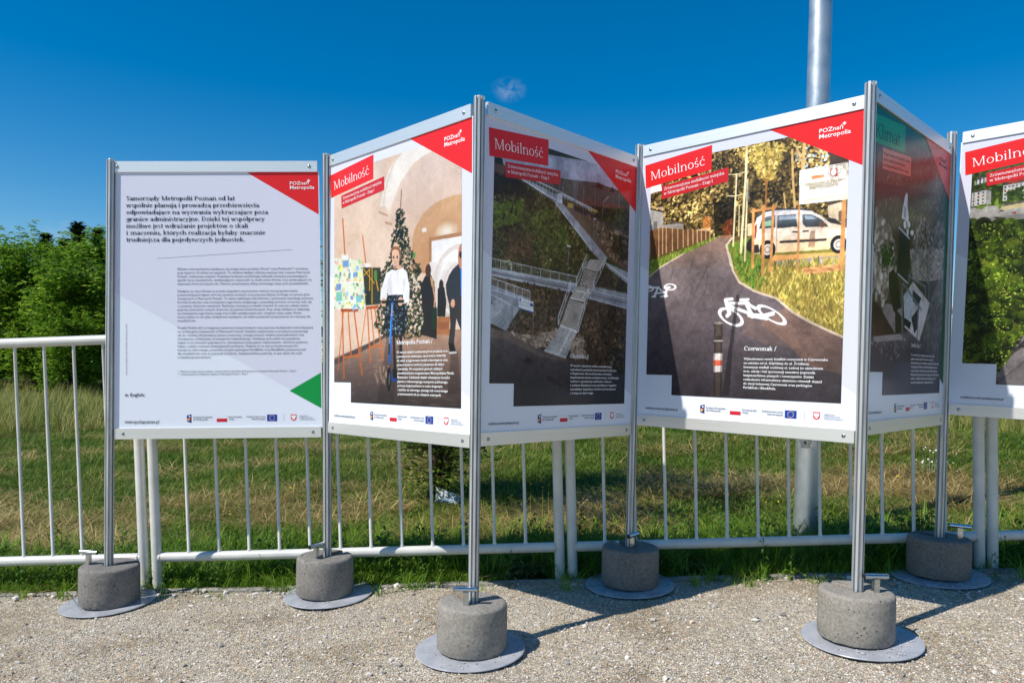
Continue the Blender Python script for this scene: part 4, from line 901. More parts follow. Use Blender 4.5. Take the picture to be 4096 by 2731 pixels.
for c, a, b in (((.623,.749), (.656,.747), (.622,.786)), ((.898,.742), (.928,.741), (.897,.776))):
    C.ell(c, a, b, (40,36,36)); C.ell(c, ((c[0]*.4+a[0]*.6), c[1]), (c[0], c[1]*.4+b[1]*.6), (206,196,186)); C.ell(c, ((c[0]*.62+a[0]*.38), c[1]), (c[0], c[1]*.62+b[1]*.38), (120,108,102), 1, .7)
C.poly([(.792,.804),(.81,.804),(.811,.741),(.784,.742)], (120,84,62), .5)
# stakes, lamp columns, sign
for q, w in (([(.558,.919),(.562,.682)],.011), ([(.601,.925),(.606,.654)],.013), ([(.642,.922),(.637,.662)],.011), ([(.745,.912),(.745,.653)],.007), ([(.914,.92),(.911,.65)],.016), ([(.551,.911),(.65,.913)],.011)): C.line(q, w, (196,140,88))
C.poly([(.902,.918),(.922,.926),(.923,.912),(.902,.906)], (150,100,60))
for q, w in (([(.481,1.073),(.474,.778)],.007), ([(.522,1.195),(.522,1.077),(.509,.747)],.010), ([(.53,1.041),(.527,.712)],.007), ([(.496,.944),(.498,.817)],.004), ([(.437,1.079),(.481,1.071),(.516,1.076)],.004), ([(.44,.99),(.478,.983),(.511,.987)],.004), ([(.482,.948),(.498,.943),(.512,.946)],.003)): C.line(q, w, (222,206,164))
C.poly([(.53,1.041),(.54,1.022),(.54,.95),(.528,.957)], (120,116,110), .7)
C.poly([(.743,1.044),(.923,1.044),(.927,.906),(.744,.911)], (252,248,234)); C.poly([(.835,1.042),(.923,1.044),(.926,.941),(.899,.977),(.882,.97),(.859,.992)], (168,156,150), .8)
C.dabs([(.844,1.036),(.923,1.035),(.926,.937),(.881,.98)], 60, (.004,.008), [(236,226,206),(250,240,220)], .6); C.poly([(.882,.948),(.925,.973),(.927,.906),(.839,.909)], (248,232,170), .7)
C.poly([(.789,1.014),(.836,1.013),(.837,1.001),(.79,1.001)], (218,140,92)); C.poly([(.858,1.03),(.885,1.03),(.886,.999),(.874,.998),(.861,1.005)], (150,52,46)); C.ell((.872,1.016), (.882,1.016), (.872,1.03), (226,210,204))
C.line([(.765,.924),(.838,.922)], .003, (210,186,120)); C.line([(.82,.924),(.874,.923)], .003, (206,178,112))
# bicycle signs painted on the path
BW = (238,236,238)
C.ell((.472,.484), (.53,.458), (.467,.452), BW, 1, .74); C.ell((.472,.484), (.529,.461), (.451,.519), BW, 0, .7)
C.ell((.647,.487), (.71,.456), (.654,.457), BW, 1, .74)
for q, w in (([(.446,.557),(.476,.558)],.013), ([(.447,.556),(.466,.499),(.456,.489)],.016), ([(.459,.541),(.549,.538)],.012), ([(.514,.553),(.547,.553)],.011), ([(.533,.55),(.567,.483)],.016), ([(.465,.529),(.567,.491)],.013), ([(.553,.489),(.614,.483),(.652,.492)],.017), ([(.547,.534),(.579,.515)],.013), ([(.57,.484),(.628,.473)],.014)): C.line(q, w, BW)
C.ell((.179,.626), (.211,.622), (.183,.641), BW, 1, .68); C.ell((.067,.626), (.095,.622), (.068,.64), BW, 1, .7)
for q, w in (([(.177,.624),(.164,.625),(.156,.585)],.010), ([(.133,.586),(.165,.587)],.008), ([(.067,.63),(.121,.627),(.141,.605)],.008), ([(.101,.593),(.116,.626)],.009), ([(.088,.588),(.104,.588)],.008), ([(.1,.601),(.159,.604)],.007)): C.line(q, w, BW)
# bollard with its long shadow
C.poly([(.443,.154),(.465,.338),(.479,.452),(.494,.575),(.508,.574),(.495,.451),(.483,.338),(.476,.155)], (42,38,42), .6)
for q, c in (([(.398,.386),(.437,.386),(.443,.117),(.404,.115)], (84,74,70)), ([(.407,.409),(.43,.408),(.431,.384),(.408,.384)], (70,62,58)), ([(.398,.46),(.437,.459),(.437,.406),(.399,.406)], (92,82,74)), ([(.399,.332),(.439,.332),(.439,.302),(.399,.302)], (232,222,216)), ([(.399,.303),(.439,.303),(.439,.28),(.4,.279)], (226,112,84)), ([(.4,.28),(.439,.281),(.44,.254),(.4,.253)], (226,216,212))):
    C.poly(q, c)
for q in ([(.397,.454),(.405,.454),(.411,.116),(.404,.115)], [(.428,.453),(.437,.453),(.443,.117),(.433,.117)]): C.poly(q, (30,26,26), .35)
C.ell((.417,.46), (.437,.46), (.417,.465), (150,140,130)); C.line([(.399,.385),(.437,.385)], .005, (176,166,156))
C.shade(lambda U, V: 1-.28*np.clip((.5-V)/.36, 0, 1))
C.build('printed_photo', posters[3], CUT, 6, 1.05, con=.3)
P.text('photo_board_text', [('DOFINANSOWANO ZE ŚRODKÓW', (.766,.98), (.904,.979), .014, .01), ('RZĄDOWEGO FUNDUSZU', (.783,.97), (.888,.969), .014, .01), ('INWESTYCJI LOKALNYCH', (.782,.962), (.889,.961), .014, .01)], ink(176,150,90))
P.text('place_name', [('Czerwonak /', (.535,.345), (.672,.343), .0245, FONT_B)], WHITE)
P.block('caption_text', ['Wybudowano nową ścieżkę rowerową w Czerwonaku','na odcinku od ul. Gdyńskiej do ul. Źródlanej.','Inwestycja wzdłuż ruchliwej ul. Leśnej (w sąsiedztwie','m.in. szkoły i hali sportowej) znacząco poprawiła','bezpieczeństwo pieszych i rowerzystów. Dzięki','rozbudowie infrastruktury ułatwiono również dojazd','do stacji kolejowej Czerwonak oraz parkingów','Park&Ride i Bike&Ride.'], (.535,.306), (.872,.305), (.536,.188), WHITE, .006, 0, .82)

# ------------------------------------------------------------ panel 2: scooter in the hall
P = common(1, 'Mobilność', SUB, o=-.010)
C = Paint(*PH, 270, 2)
C.fill((232,202,182))
C.poly([(.054,1.281),(.436,1.281),(.437,.942),(.054,.787)], (236,212,198), 1, (226,194,170))
C.poly([(.548,.689),(.485,.935),(.561,1.065),(.707,1.13),(.972,1.154),(.974,.651)], (226,202,192), 1, (214,178,152))
C.poly([(.623,.682),(.633,.816),(.644,.856),(.698,.913),(.778,.944),(.864,.954),(.973,.951),(.974,.651)], (206,164,128), 1, (198,150,112))
C.poly([(.714,1.187),(.621,1.189),(.561,1.182),(.515,1.159),(.476,1.126),(.445,1.081),(.413,.989),(.437,.966),(.477,.955),(.5,.99),(.531,1.033),(.561,1.065),(.635,1.121),(.707,1.141),(.783,1.15)], (247,238,230), 1, (240,226,214))
C.line([(.561,1.182),(.511,1.15),(.476,1.099),(.449,1.037),(.437,.985)], .006, (222,200,184)); C.line([(.777,1.15),(.679,1.131),(.614,1.093),(.554,1.043),(.512,.988)], .004, (226,206,192))
C.poly([(.402,.981),(.453,.983),(.497,.914),(.497,.89),(.477,.869),(.449,.885),(.449,.916),(.405,.951)], (224,196,178)); C.poly([(.405,.966),(.469,.942),(.469,.932),(.405,.957)], (190,156,134)); C.poly([(.449,.916),(.497,.902),(.497,.892),(.449,.906)], (186,152,130))
C.blob(*(.839,.824), .075, .04, (255,248,232), .9, .9)
C.poly([(.734,.812),(.974,.809),(.974,.795),(.752,.796),(.753,.671),(.735,.672)], (176,132,96))
C.poly([(.751,.797),(.974,.794),(.975,.608),(.752,.626)], (240,238,240)); C.poly([(.739,.716),(.946,.695),(.947,.484),(.74,.494)], (232,226,222), 1, (206,190,178))
for i in range(4): C.ell((.905,.613), ((.758,.625)[0]+.03*i, (.905,.613)[1]), ((.905,.613)[0], (.904,.766)[1]-.035*i), ((216,202,196),(240,236,236))[i%2], .9, .88)
C.poly([(.693,.854),(.719,.853),(.719,.837),(.693,.838)], (232,226,222)); C.poly([(.622,.764),(.652,.763),(.652,.742),(.622,.743)], (70,150,90))
# floor
C.poly([(.063,.345),(.324,.405),(.46,.442),(.74,.451),(.96,.443),(.962,.129),(.063,.091)], (176,142,122), 1, (84,76,82))
C.poly([(.063,.337),(.306,.4),(.46,.444),(.46,.429),(.306,.379),(.063,.309)], (92,82,82))
for _ in range(240):
    u, v = C.r.uniform(.07,.92), C.r.uniform(.15,.5); C.blob(u, v, C.r.uniform(.01,.03), .003, (206,176,154), .18)
for q in ([(.46,.422),(.558,.419),(.51,.15),(.394,.146)], [(.867,.364),(.908,.363),(.922,.2),(.847,.198)]): C.poly(q, (60,50,52), .35)
C.line([(.077,.235),(.51,.325),(.934,.354)], .002, (104,92,92), .6); C.line([(.359,.145),(.526,.29),(.589,.389)], .002, (104,92,92), .6)
C.dabs([(.376,.3),(.477,.31),(.477,.24),(.376,.239)], 30, (.006,.016), [(240,210,180)], .35, 1.57, .3, .35)
# easels and pictures
WD = (206,118,62)
for q, w in (([(.135,.97),(.153,.803)],.010), ([(.288,.875),(.312,.756)],.008), ([(.142,.555),(.098,.294)],.007), ([(.132,.558),(.146,.257)],.011), ([(.178,.553),(.202,.354)],.009), ([(.224,.553),(.285,.272)],.011), ([(.144,.346),(.268,.358)],.010), ([(.314,.554),(.274,.373)],.006), ([(.325,.556),(.346,.325)],.009), ([(.351,.554),(.376,.393)],.007), ([(.377,.555),(.441,.333)],.009), ([(.341,.388),(.429,.397)],.008)): C.line(q, w, WD)
C.poly([(.115,.572),(.257,.567),(.255,.548),(.123,.553)], (172,86,46)); C.poly([(.309,.566),(.406,.567),(.404,.553),(.314,.553)], (186,96,52))
a1 = [(.054,.805),(.282,.769),(.306,.641)]; pic = [a1[0], a1[1], (.313,.555), (.063,.572)]
C.poly(pic, (226,234,208)); C.dabs(pic, 110, (.006,.013), [(120,180,110),(240,220,110),(236,150,140),(120,160,214),(250,250,240),(150,196,150)], .7, al=.9)
for q in ([(.082,.602),(.305,.593)], [(.187,.761),(.206,.701),(.278,.731)], [(.092,.689),(.287,.673)]): C.line(q, .005, (250,250,246))
C.poly([(.082,.646),(.128,.645),(.132,.602),(.082,.602)], (130,196,180)); C.poly([(.238,.616),(.279,.621),(.279,.587),(.241,.589)], (130,190,200))
for q in ([(.082,.682),(.121,.682),(.121,.651),(.082,.653)], [(.135,.783),(.182,.781),(.182,.751),(.135,.753)], [(.215,.721),(.251,.723),(.251,.702),(.215,.7)]): C.poly(q, (110,150,206), .9)
C.poly([(.124,.81),(.176,.805),(.18,.787),(.127,.791)], (240,240,240)); C.poly([(.307,.754),(.343,.752),(.345,.737),(.309,.738)], (240,240,240))
C.poly([(.29,.738),(.419,.725),(.42,.57),(.311,.571)], (62,66,52)); 
for q, w in (([(.358,.731),(.358,.577)],.006), ([(.301,.703),(.34,.725),(.341,.637),(.305,.614)],.006), ([(.375,.712),(.418,.581)],.007), ([(.296,.73),(.375,.661)],.005)): C.line(q, w, (214,160,50))
C.poly([(.371,.717),(.392,.718),(.394,.674),(.373,.674)], (96,140,70)); C.poly([(.314,.634),(.341,.635),(.345,.575),(.319,.576)], (40,52,52)); C.poly([(.384,.624),(.414,.627),(.416,.576),(.388,.575)], (50,66,66))
# tree
C.line([(.56,1.028),(.554,.944)], .004, (74,70,52))
tr = [(.558,.971), (.578,.94), (.576,.88), (.613,.851), (.609,.805), (.648,.726), (.691,.692), (.665,.661), (.728,.599), (.71,.562), (.732,.518), (.743,.451), (.651,.416), (.46,.432), (.367,.476), (.401,.546), (.426,.621), (.418,.703), (.446,.728), (.502,.789), (.485,.844), (.525,.882), (.53,.947)]
C.dabs(tr, 1000, (.006,.016), [(42,50,34),(30,36,28),(58,64,42),(36,44,30)], .35, 0, 1.2, .9); C.dabs(tr, 260, (.005,.012), [(84,92,62),(70,80,56)], .3, 0, 1.2, .8)
C.dabs(tr, 260, (.0014,.0028), [(255,214,140),(255,196,110),(255,236,190)], 1, al=.8); C.dabs(tr, 14, (.007,.009), [(20,22,30),(210,200,190)], 1)
# people in the background
C.poly([(.684,.626),(.711,.662),(.742,.671),(.768,.636),(.777,.548),(.787,.468),(.783,.412),(.74,.421),(.685,.432),(.704,.491)], (44,40,42)); C.blob(*(.731,.683), .017, .026, (86,60,46)); C.poly([(.742,.659),(.761,.648),(.766,.619),(.752,.618)], (190,150,110)); C.line([(.761,.615),(.772,.572),(.768,.539)], .008, (206,150,122)); C.poly([(.754,.531),(.785,.534),(.786,.45),(.754,.451)], (28,60,40), .8)
C.poly([(.788,.604),(.807,.626),(.828,.608),(.84,.554),(.833,.496),(.787,.499)], (46,42,44)); C.blob(*(.809,.621), .013, .02, (60,44,38))
C.poly([(.786,.497),(.861,.496),(.857,.426),(.783,.429)], (172,116,80)); C.poly([(.79,.478),(.853,.476),(.852,.447),(.789,.45)], (140,88,60), .5)
C.poly([(.836,.619),(.855,.654),(.876,.675),(.911,.694),(.946,.686),(.946,.565),(.921,.549),(.907,.535),(.855,.544),(.84,.585)], (58,60,68)); C.poly([(.916,.68),(.946,.673),(.946,.569),(.921,.57)], (24,112,196)); C.poly([(.856,.546),(.94,.561),(.941,.408),(.897,.486),(.884,.391),(.852,.391),(.863,.465)], (66,60,62))
C.poly([(.853,.392),(.884,.392),(.896,.36),(.86,.357)], (34,32,34)); C.line([(.859,.357),(.896,.358)], .007, (236,232,230)); C.blob(*(.925,.719), .02, .048, (186,130,104)); C.poly([(.91,.726),(.917,.738),(.94,.738),(.94,.723),(.917,.712)], (54,44,40)); C.blob(*(.877,.545), .012, .016, (214,160,134))
# scooter and rider
C.line([(.509,.445),(.52,.29)], .016, (44,40,44)); C.line([(.557,.444),(.56,.266)], .02, (44,40,46)); C.poly([(.502,.295),(.538,.295),(.533,.253),(.506,.253)], (34,32,36))
sk = [(.468,.609),(.571,.601),(.598,.55),(.603,.496),(.585,.44),(.501,.44),(.437,.458),(.46,.563)]
C.poly(sk, (30,32,40)); C.dabs(sk, 160, (.0022,.004), [(120,150,170),(70,90,110),(170,190,200)], 1, al=.8)
C.poly([(.5,.709),(.526,.703),(.56,.715),(.597,.691),(.616,.622),(.609,.566),(.574,.563),(.569,.619),(.57,.6),(.47,.605),(.47,.633),(.461,.587),(.416,.588),(.421,.63),(.459,.699)], (244,242,246)); C.poly([(.469,.668),(.492,.701),(.501,.605),(.472,.605)], (214,212,224), .7); C.line([(.537,.699),(.539,.604)], .002, (210,208,218)); C.poly([(.569,.655),(.588,.673),(.58,.614),(.571,.61)], (216,214,226), .7)
hc = (.523,.768)
C.blob(hc[0], hc[1]-.004, .026, .054, (234,186,158)); C.poly([(.489,.762),(.487,.791),(.505,.804),(.536,.801),(.556,.783),(.56,.735),(.549,.76),(.54,.785),(.513,.792),(.497,.785)], (142,102,76)); C.poly([(.529,.722),(.56,.722),(.56,.706),(.537,.704)], (226,178,150))
for q in ((.509,.759), (.534,.757)): C.blob(*q, .005, .006, (80,60,56))
C.line([(.5,.746),(.512,.739),(.531,.738),(.546,.743)], .002, (206,150,140)); C.blob(*(.52,.724), .008, .009, (176,80,76)); C.blob(*(.52,.726), .006, .004, (244,236,232))
C.blob(*(.44,.577), .018, .018, (232,182,154)); C.blob(*(.555,.573), .018, .018, (232,182,154))
C.line([(.431,.578),(.501,.575),(.574,.573)], .012, (38,38,42)); C.line([(.501,.568),(.495,.501),(.482,.325)], .015, (34,110,206)); C.line([(.499,.561),(.496,.516)], .009, (150,156,164)); C.line([(.49,.501),(.483,.396)], .004, (120,180,240))
C.line([(.48,.396),(.479,.361)], .012, (60,62,68)); C.ell((.479,.252), (.495,.253), (.479,.303), (36,36,38)); C.ell((.481,.252), (.487,.253), (.481,.278), (110,112,118)); C.poly([(.49,.3),(.502,.26),(.538,.253),(.538,.241),(.494,.248)], (40,92,180))
C.shade(lambda U, V: 1-.35*np.clip((.42-V)/.28, 0, 1))
C.build('printed_photo', posters[1], CUT, 4, .74, con=.35, tex=.35)
P.text('place_name', [('Metropolia Poznań /', (.531,.397), (.76,.398), .0245, FONT_B)], WHITE)
P.block('caption_text', ['W ramach działań zrealizowanych w projekcie m.in.:','powstał portal edukacyjny, opracowano materiały','dla szkół, przygotowano moduł e-learningowy oraz','przeprowadzono konkursy plastyczne dla dzieci','i młodzieży. We wszystkich gminach objętych','przedsięwzięciem zorganizowano Metropolitalne Pikniki','Mobilności. Całokształt działań uświadamia korzyści','płynące z niskoemisyjnego transportu publicznego,','promuje bezpieczeństwo w ruchu drogowym','i zachęca do zdrowego, pieszego lub rowerowego','przemieszczania się po obszarze metropolii.'], (.531,.36), (.855,.361), (.54,.188), WHITE, .006, 0, .82)

# ------------------------------------------------------------ panel 3: stairway and ramps
P = common(2, 'Mobilność', SUB)
C = Paint(*PH, 270, 3)
C.fill((74,74,54))
C.poly([(.028,1.12),(.971,1.216),(.977,1.097),(.696,1.097),(.432,1.075),(.197,1.021),(.108,1.069),(.048,1.074)], (178,184,202), 1, (160,160,184))
C.poly([(.048,1.065),(.114,1.062),(.197,1.03),(.276,1.005),(.052,.921)], (104,84,74)); C.poly([(.047,1.08),(.107,1.086),(.114,1.062),(.078,1.059),(.048,1.059)], (48,56,48))
C.poly([(.288,1.048),(.454,1.075),(.688,1.103),(.932,1.094),(.936,1.011),(.29,.989)], (88,90,84)); C.poly([(.567,1.015),(.935,1.042),(.936,1.006),(.568,.986)], (112,84,76))
for q in ([(.673,1.082),(.688,1.105),(.72,1.101),(.729,1.078)], [(.77,1.08),(.794,1.105),(.812,1.083)], [(.641,1.082),(.673,1.085),(.673,1.08),(.641,1.077)]): C.poly(q, (44,46,48))
SCR = [(78,80,52),(60,64,44),(98,94,62),(52,52,38),(112,102,72),(70,76,48)]
hill = [(.045,.954),(.216,1.029),(.414,.974),(.692,.813),(.618,.706),(.055,.647)]
C.dabs(hill, 900, (.008,.02), SCR, .6); C.dabs(hill, 2000, (.003,.008), SCR+[(120,128,70),(44,42,34)], .5, cf=C.clump(10,.8,7))
C.dabs([(.053,.904),(.238,.953),(.216,.865),(.062,.82)], 240, (.006,.012), [(112,128,60),(90,108,50)], .5); C.dabs([(.208,.886),(.387,.951),(.521,.84),(.466,.747),(.244,.788)], 320, (.006,.012), [(86,100,52),(68,84,46),(104,112,60)], .5); C.dabs([(.16,.816),(.296,.831),(.286,.726),(.133,.699)], 240, (.006,.011), [(110,90,66),(84,70,54)], .5)
for _ in range(7): C.dabs([(.056,1.007),(.178,1.031),(.231,.987),(.057,.956)], 12, (.012,.024), [(40,46,38),(52,58,42)], .8)
# embankment, railway, right slope
C.poly([(.429,.972),(.939,.959),(.949,.741),(.758,.791)], (122,106,92), 1, (104,86,78), 8)
C.poly([(.508,.976),(.94,.934),(.941,.902),(.509,.962)], (84,78,80)); 
for q in ([(.516,.973),(.94,.926)], [(.516,.968),(.941,.913)], [(.516,.976),(.94,.936)]): C.line(q, .003, (52,48,52))
C.dabs([(.606,.988),(.936,1.022),(.94,.928),(.751,.941)], 380, (.006,.014), [(52,58,42),(70,74,50),(40,42,36)], .6)
C.dabs([(.607,.959),(.924,.9),(.93,.76),(.799,.796)], 300, (.005,.012), [(134,118,100),(100,84,74),(150,134,116),(70,66,50)], .6)
C.dabs([(.77,.899),(.933,.896),(.937,.792),(.859,.793)], 160, (.006,.012), [(56,54,42),(74,70,52)], .6)
# upper ramp and walkway
GREY, PALE = (158,162,172), (206,212,222)
C.poly([(.203,1.031),(.223,1.035),(.435,1.001),(.443,.977),(.415,.972)], (150,154,164)); C.line([(.21,1.03),(.316,1.003),(.418,.984)], .006, PALE); C.line([(.288,1.039),(.456,1.017),(.685,.981)], .005, (190,196,206))
C.poly([(.424,1.011),(.459,1.015),(.46,.973),(.423,.973)], (206,212,224))
C.poly([(.416,.972),(.457,.977),(.775,.788),(.726,.768),(.645,.812)], (160,164,174)); C.line([(.416,.97),(.66,.809)], .006, (200,206,216)); C.poly([(.456,1.005),(.606,.983),(.654,.971),(.653,.981),(.606,.995),(.456,1.017)], (186,192,204), .7)
for i in range(22):
    f = i/21; a, b = (.262,1.034), (.669,.983); C.line([(a[0]+(b[0]-a[0])*f, a[1]+(b[1]-a[1])*f+.004), (a[0]+(b[0]-a[0])*f, a[1]+(b[1]-a[1])*f-.016)], .0022, (206,212,222))
for q in ([(.493,.985),(.53,.984),(.527,.965),(.494,.966)], [(.637,.983),(.693,.985),(.693,.975),(.638,.973)]): C.poly(q, (196,168,96), .8)
# ramps crossing the slope
def railing(a, b, h, n, w=.003):
    C.line([(a[0],a[1]+h),(b[0],b[1]+h*.9)], w, PALE); C.line([a,b], w*.9, PALE)
    for i in range(n+1):
        f = i/n; x, y = a[0]+(b[0]-a[0])*f, a[1]+(b[1]-a[1])*f; C.line([(x,y),(x,y+h*(1-.1*f))], w*(1.1 if i % 6 == 0 else .55), PALE, 1 if i % 6 == 0 else .7)
C.poly([(.046,.67),(.564,.659),(.565,.627),(.542,.62),(.047,.639)], (150,154,162)); C.line([(.053,.668),(.564,.654)], .005, (190,194,204)); railing((.056,.662), (.564,.649), .042, 54)
C.line([(.053,.653),(.541,.632)], .004, (108,110,118)); C.line([(.053,.642),(.542,.62)], .006, (186,190,200))
slope = [(.047,.634),(.542,.617),(.47,.48),(.298,.413),(.149,.438),(.267,.525),(.279,.573),(.049,.599)]
C.poly(slope, (88,76,64)); C.dabs(slope, 620, (.005,.012), [(98,84,70),(72,64,54),(116,100,82),(58,54,44)], .6)
C.poly([(.048,.608),(.279,.57),(.28,.552),(.212,.521),(.05,.541)], (150,156,166)); railing((.055,.588), (.279,.559), .045, 30); C.line([(.056,.572),(.212,.525)], .005, (196,202,212))
C.poly([(.053,.465),(.051,.527),(.12,.546),(.219,.524),(.149,.437)], (164,170,178)); railing((.071,.479), (.12,.51), .055, 6)
for i in range(7): C.line([((.065,.47)[0]+.018*i, (.065,.47)[1]-.008*i), ((.134,.515)[0]+.015*i, (.134,.515)[1]-.005*i)], .0018, (132,138,146))
C.poly([(.661,.656),(.94,.644),(.944,.573),(.638,.602)], (146,150,160)); railing((.682,.637), (.932,.621), .05, 20); C.line([(.646,.603),(.934,.58)], .006, (184,190,200)); C.line([(.654,.619),(.933,.602)], .004, (104,106,114))
C.poly([(.757,.77),(.936,.741),(.938,.687),(.775,.74)], (150,156,166), .9); C.line([(.757,.767),(.928,.708)], .004, PALE)
rs = [(.7,.717),(.757,.754),(.939,.682),(.94,.649),(.685,.663)]
C.poly(rs, (62,58,48)); C.dabs(rs, 160, (.005,.01), [(74,66,54),(54,50,42),(92,82,64)], .6)
rs2 = [(.643,.598),(.944,.573),(.957,.277),(.709,.295),(.506,.342),(.58,.456)]
C.poly(rs2, (84,72,60)); C.dabs(rs2, 620, (.005,.012), [(96,82,66),(70,62,52),(112,96,76),(54,50,42)], .6); C.dabs([(.79,.392),(.951,.409),(.959,.244),(.821,.281)], 120, (.006,.012), [(52,52,44),(64,62,50),(110,108,100)], .6)
C.dabs([(.801,.743),(.926,.768),(.938,.485),(.829,.501)], 200, (.002,.004), [(120,110,104),(150,140,134),(60,54,50)], .25, 1.3, .6)
# stairs
C.poly([(.648,.768),(.765,.781),(.753,.759),(.701,.72),(.613,.727)], (176,172,168))
def flight(tl, tr_, br, bl, n):
    C.poly([tl,tr_,br,bl], (196,190,182))
    for i in range(n):
        f = (i+.15)/n; g = (i+.62)/n; le = lambda a, b, q: (a[0]+(b[0]-a[0])*q, a[1]+(b[1]-a[1])*q)
        C.poly([le(tl,bl,f),le(tr_,br,f),le(tr_,br,g),le(tl,bl,g)], (104,96,92))
flight((.613,.725), (.701,.718), (.679,.647), (.582,.653), 10)
C.poly([(.576,.65),(.679,.645),(.619,.586),(.521,.593)], (168,164,160)); C.line([(.573,.627),(.658,.624)], .007, (206,204,200)); C.line([(.641,.636),(.595,.589)], .009, (206,204,200)); C.line([(.527,.594),(.619,.588)], .008, (206,204,200))
flight((.518,.59), (.617,.58), (.578,.457), (.47,.481), 13)
for a, b in (((.628,.76), (.563,.644)), ((.753,.759), (.678,.644)), ((.526,.636), (.452,.479)), ((.647,.619), (.582,.453))): railing((b[0],b[1]), (a[0],a[1]), .035, 10, .0032)
C.poly([(.468,.478),(.578,.457),(.505,.339),(.37,.366)], (164,164,164)); C.line([(.468,.475),(.572,.455)], .010, (206,204,200)); C.line([(.531,.458),(.464,.358)], .012, (196,194,192)); C.line([(.375,.369),(.502,.344)], .010, (198,196,194))
for i in range(7): C.line([((.456,.462)[0]-.012*i, (.456,.462)[1]-.016*i), ((.565,.441)[0]-.0085*i, (.565,.441)[1]-.017*i)], .0015, (136,136,138))
# sign, road
C.poly([(.063,.445),(.149,.436),(.284,.412),(.371,.365),(.506,.338),(.666,.32),(.958,.266),(.965,.111),(.063,.131)], (110,104,104), 1, (58,56,64), 6)
C.dabs([(.149,.434),(.298,.422),(.456,.459),(.399,.398),(.328,.38)], 220, (.006,.016), [(150,134,120),(172,158,146),(128,112,100)], .4, -.3, .5); C.dabs([(.55,.424),(.629,.438),(.615,.386),(.657,.346),(.537,.343)], 160, (.006,.014), [(160,146,134),(130,116,104)], .5)
C.poly([(.06,.438),(.169,.43),(.357,.357),(.507,.334),(.522,.325),(.35,.343),(.15,.406),(.061,.411)], (134,118,106), .6)
C.poly([(.246,.323),(.273,.34),(.308,.329),(.281,.311)], (62,60,66)); C.poly([(.389,.266),(.411,.266),(.495,.227),(.488,.218),(.394,.249)], (56,54,60))
for q in ([(.065,.38),(.246,.326),(.389,.266),(.591,.191)], [(.274,.312),(.235,.259),(.209,.236)], [(.331,.299),(.43,.36)], [(.07,.303),(.087,.367)]): C.line(q, .002, (64,60,64), .7)
C.poly([(.213,.572),(.3,.56),(.301,.514),(.216,.527)], (226,232,240)); C.poly([(.215,.531),(.301,.519),(.301,.514),(.216,.527)], (40,70,140)); C.poly([(.28,.553),(.296,.551),(.296,.54),(.28,.542)], (40,66,150)); C.poly([(.22,.568),(.227,.567),(.227,.555),(.221,.556)], (40,66,150))
for q in ([(.238,.555),(.273,.551)], [(.225,.545),(.273,.538)]): C.line(q, .002, (150,156,176))
for q in ([(.224,.526),(.226,.489)], [(.3,.514),(.302,.458)], [(.179,.535),(.183,.452)], [(.505,.741),(.506,.621)], [(.53,1.09),(.536,.878)], [(.543,1.087),(.542,.986)], [(.555,1.089),(.552,1.007)], [(.505,.806),(.506,.71)], [(.674,.945),(.666,.8)], [(.733,1.026),(.728,.965)], [(.596,1.059),(.597,.94)], [(.462,1.067),(.459,.944)], [(.673,1.073),(.673,.994)], [(.846,1.089),(.845,1.022)], [(.437,1.09),(.438,1.016)], [(.692,.9),(.687,.847)]): C.line(q, .0035, (120,124,138))
C.line([(.497,.807),(.517,.807)], .006, (226,230,238)); C.line([(.733,1.029),(.768,1.057)], .003, (180,184,196)); C.line([(.667,.944),(.682,.946)], .005, (220,226,236))
C.shade(lambda U, V: 1-.4*np.clip((.42-V)/.28, 0, 1))
C.build('printed_photo', posters[2], CUT, 4, 1.0)
P.text('place_name', [('Oborniki /', (.534,.345), (.653,.344), .0245, FONT_B)], WHITE)
P.block('caption_text', ['W ramach rozbudowy węzła przesiadkowego','wybudowano pochylnię przy przystanku kolejowym','w Bogdanowie. Nowa infrastruktura likwiduje','dotychczasowe bariery architektoniczne, umożliwiając','osobom o ograniczonej mobilności, rodzicom','z wózkami dziecięcymi oraz podróżnym z bagażem','samodzielne, bezpieczne i komfortowe korzystanie','z transportu zbiorowego.'], (.535,.308), (.82,.308), (.54,.192), WHITE, .006, 0, .82)

# ------------------------------------------------------------ panel 5: Klimat, weather station on a slope
P = common(4, 'Klimat', ('Wsparcie małej retencji wodnej i rozwój','zielono-niebieskiej infrastruktury','na obszarze Metropolii Poznań – Etap I'), ink(12,84,52), ink(22,150,84), ink(222,120,96), BLACK, ink(70,40,40), BLACK, tw=.27, red=ink(214,84,66), subrows=3)
C = Paint(*PH, 230, 5)
C.fill((84,76,60))
up_ = [(.06,.80),(.93,.80),(.93,1.2),(.06,1.2)]
C.dabs(up_, 900, (.006,.016), [(98,90,60),(76,70,48),(120,112,78),(58,54,40)], .25, 1.57, .6); C.dabs(up_, 500, (.004,.012), [(140,134,100),(110,104,74),(170,164,130)], .2, 1.57, .6)
dk = [(.025,.935),(.976,1.043),(.989,.935),(.49,.886),(.284,.926),(.032,.856)]
C.poly(dk, (44,42,40), .8); C.dabs(dk, 300, (.006,.014), [(52,50,42),(34,34,32),(74,74,52)], .3, 1.57, .7)
gv = [(.442,.913),(.938,1.058),(.971,.767),(.725,.765),(.5,.788)]
C.dabs(gv, 500, (.006,.014), [(64,84,48),(88,104,60),(46,60,38),(120,130,84)], .4); C.dabs([(.614,.89),(.919,.903),(.921,.724),(.51,.681),(.472,.76)], 300, (.008,.018), [(160,148,144),(140,128,124),(110,100,96)], .6)
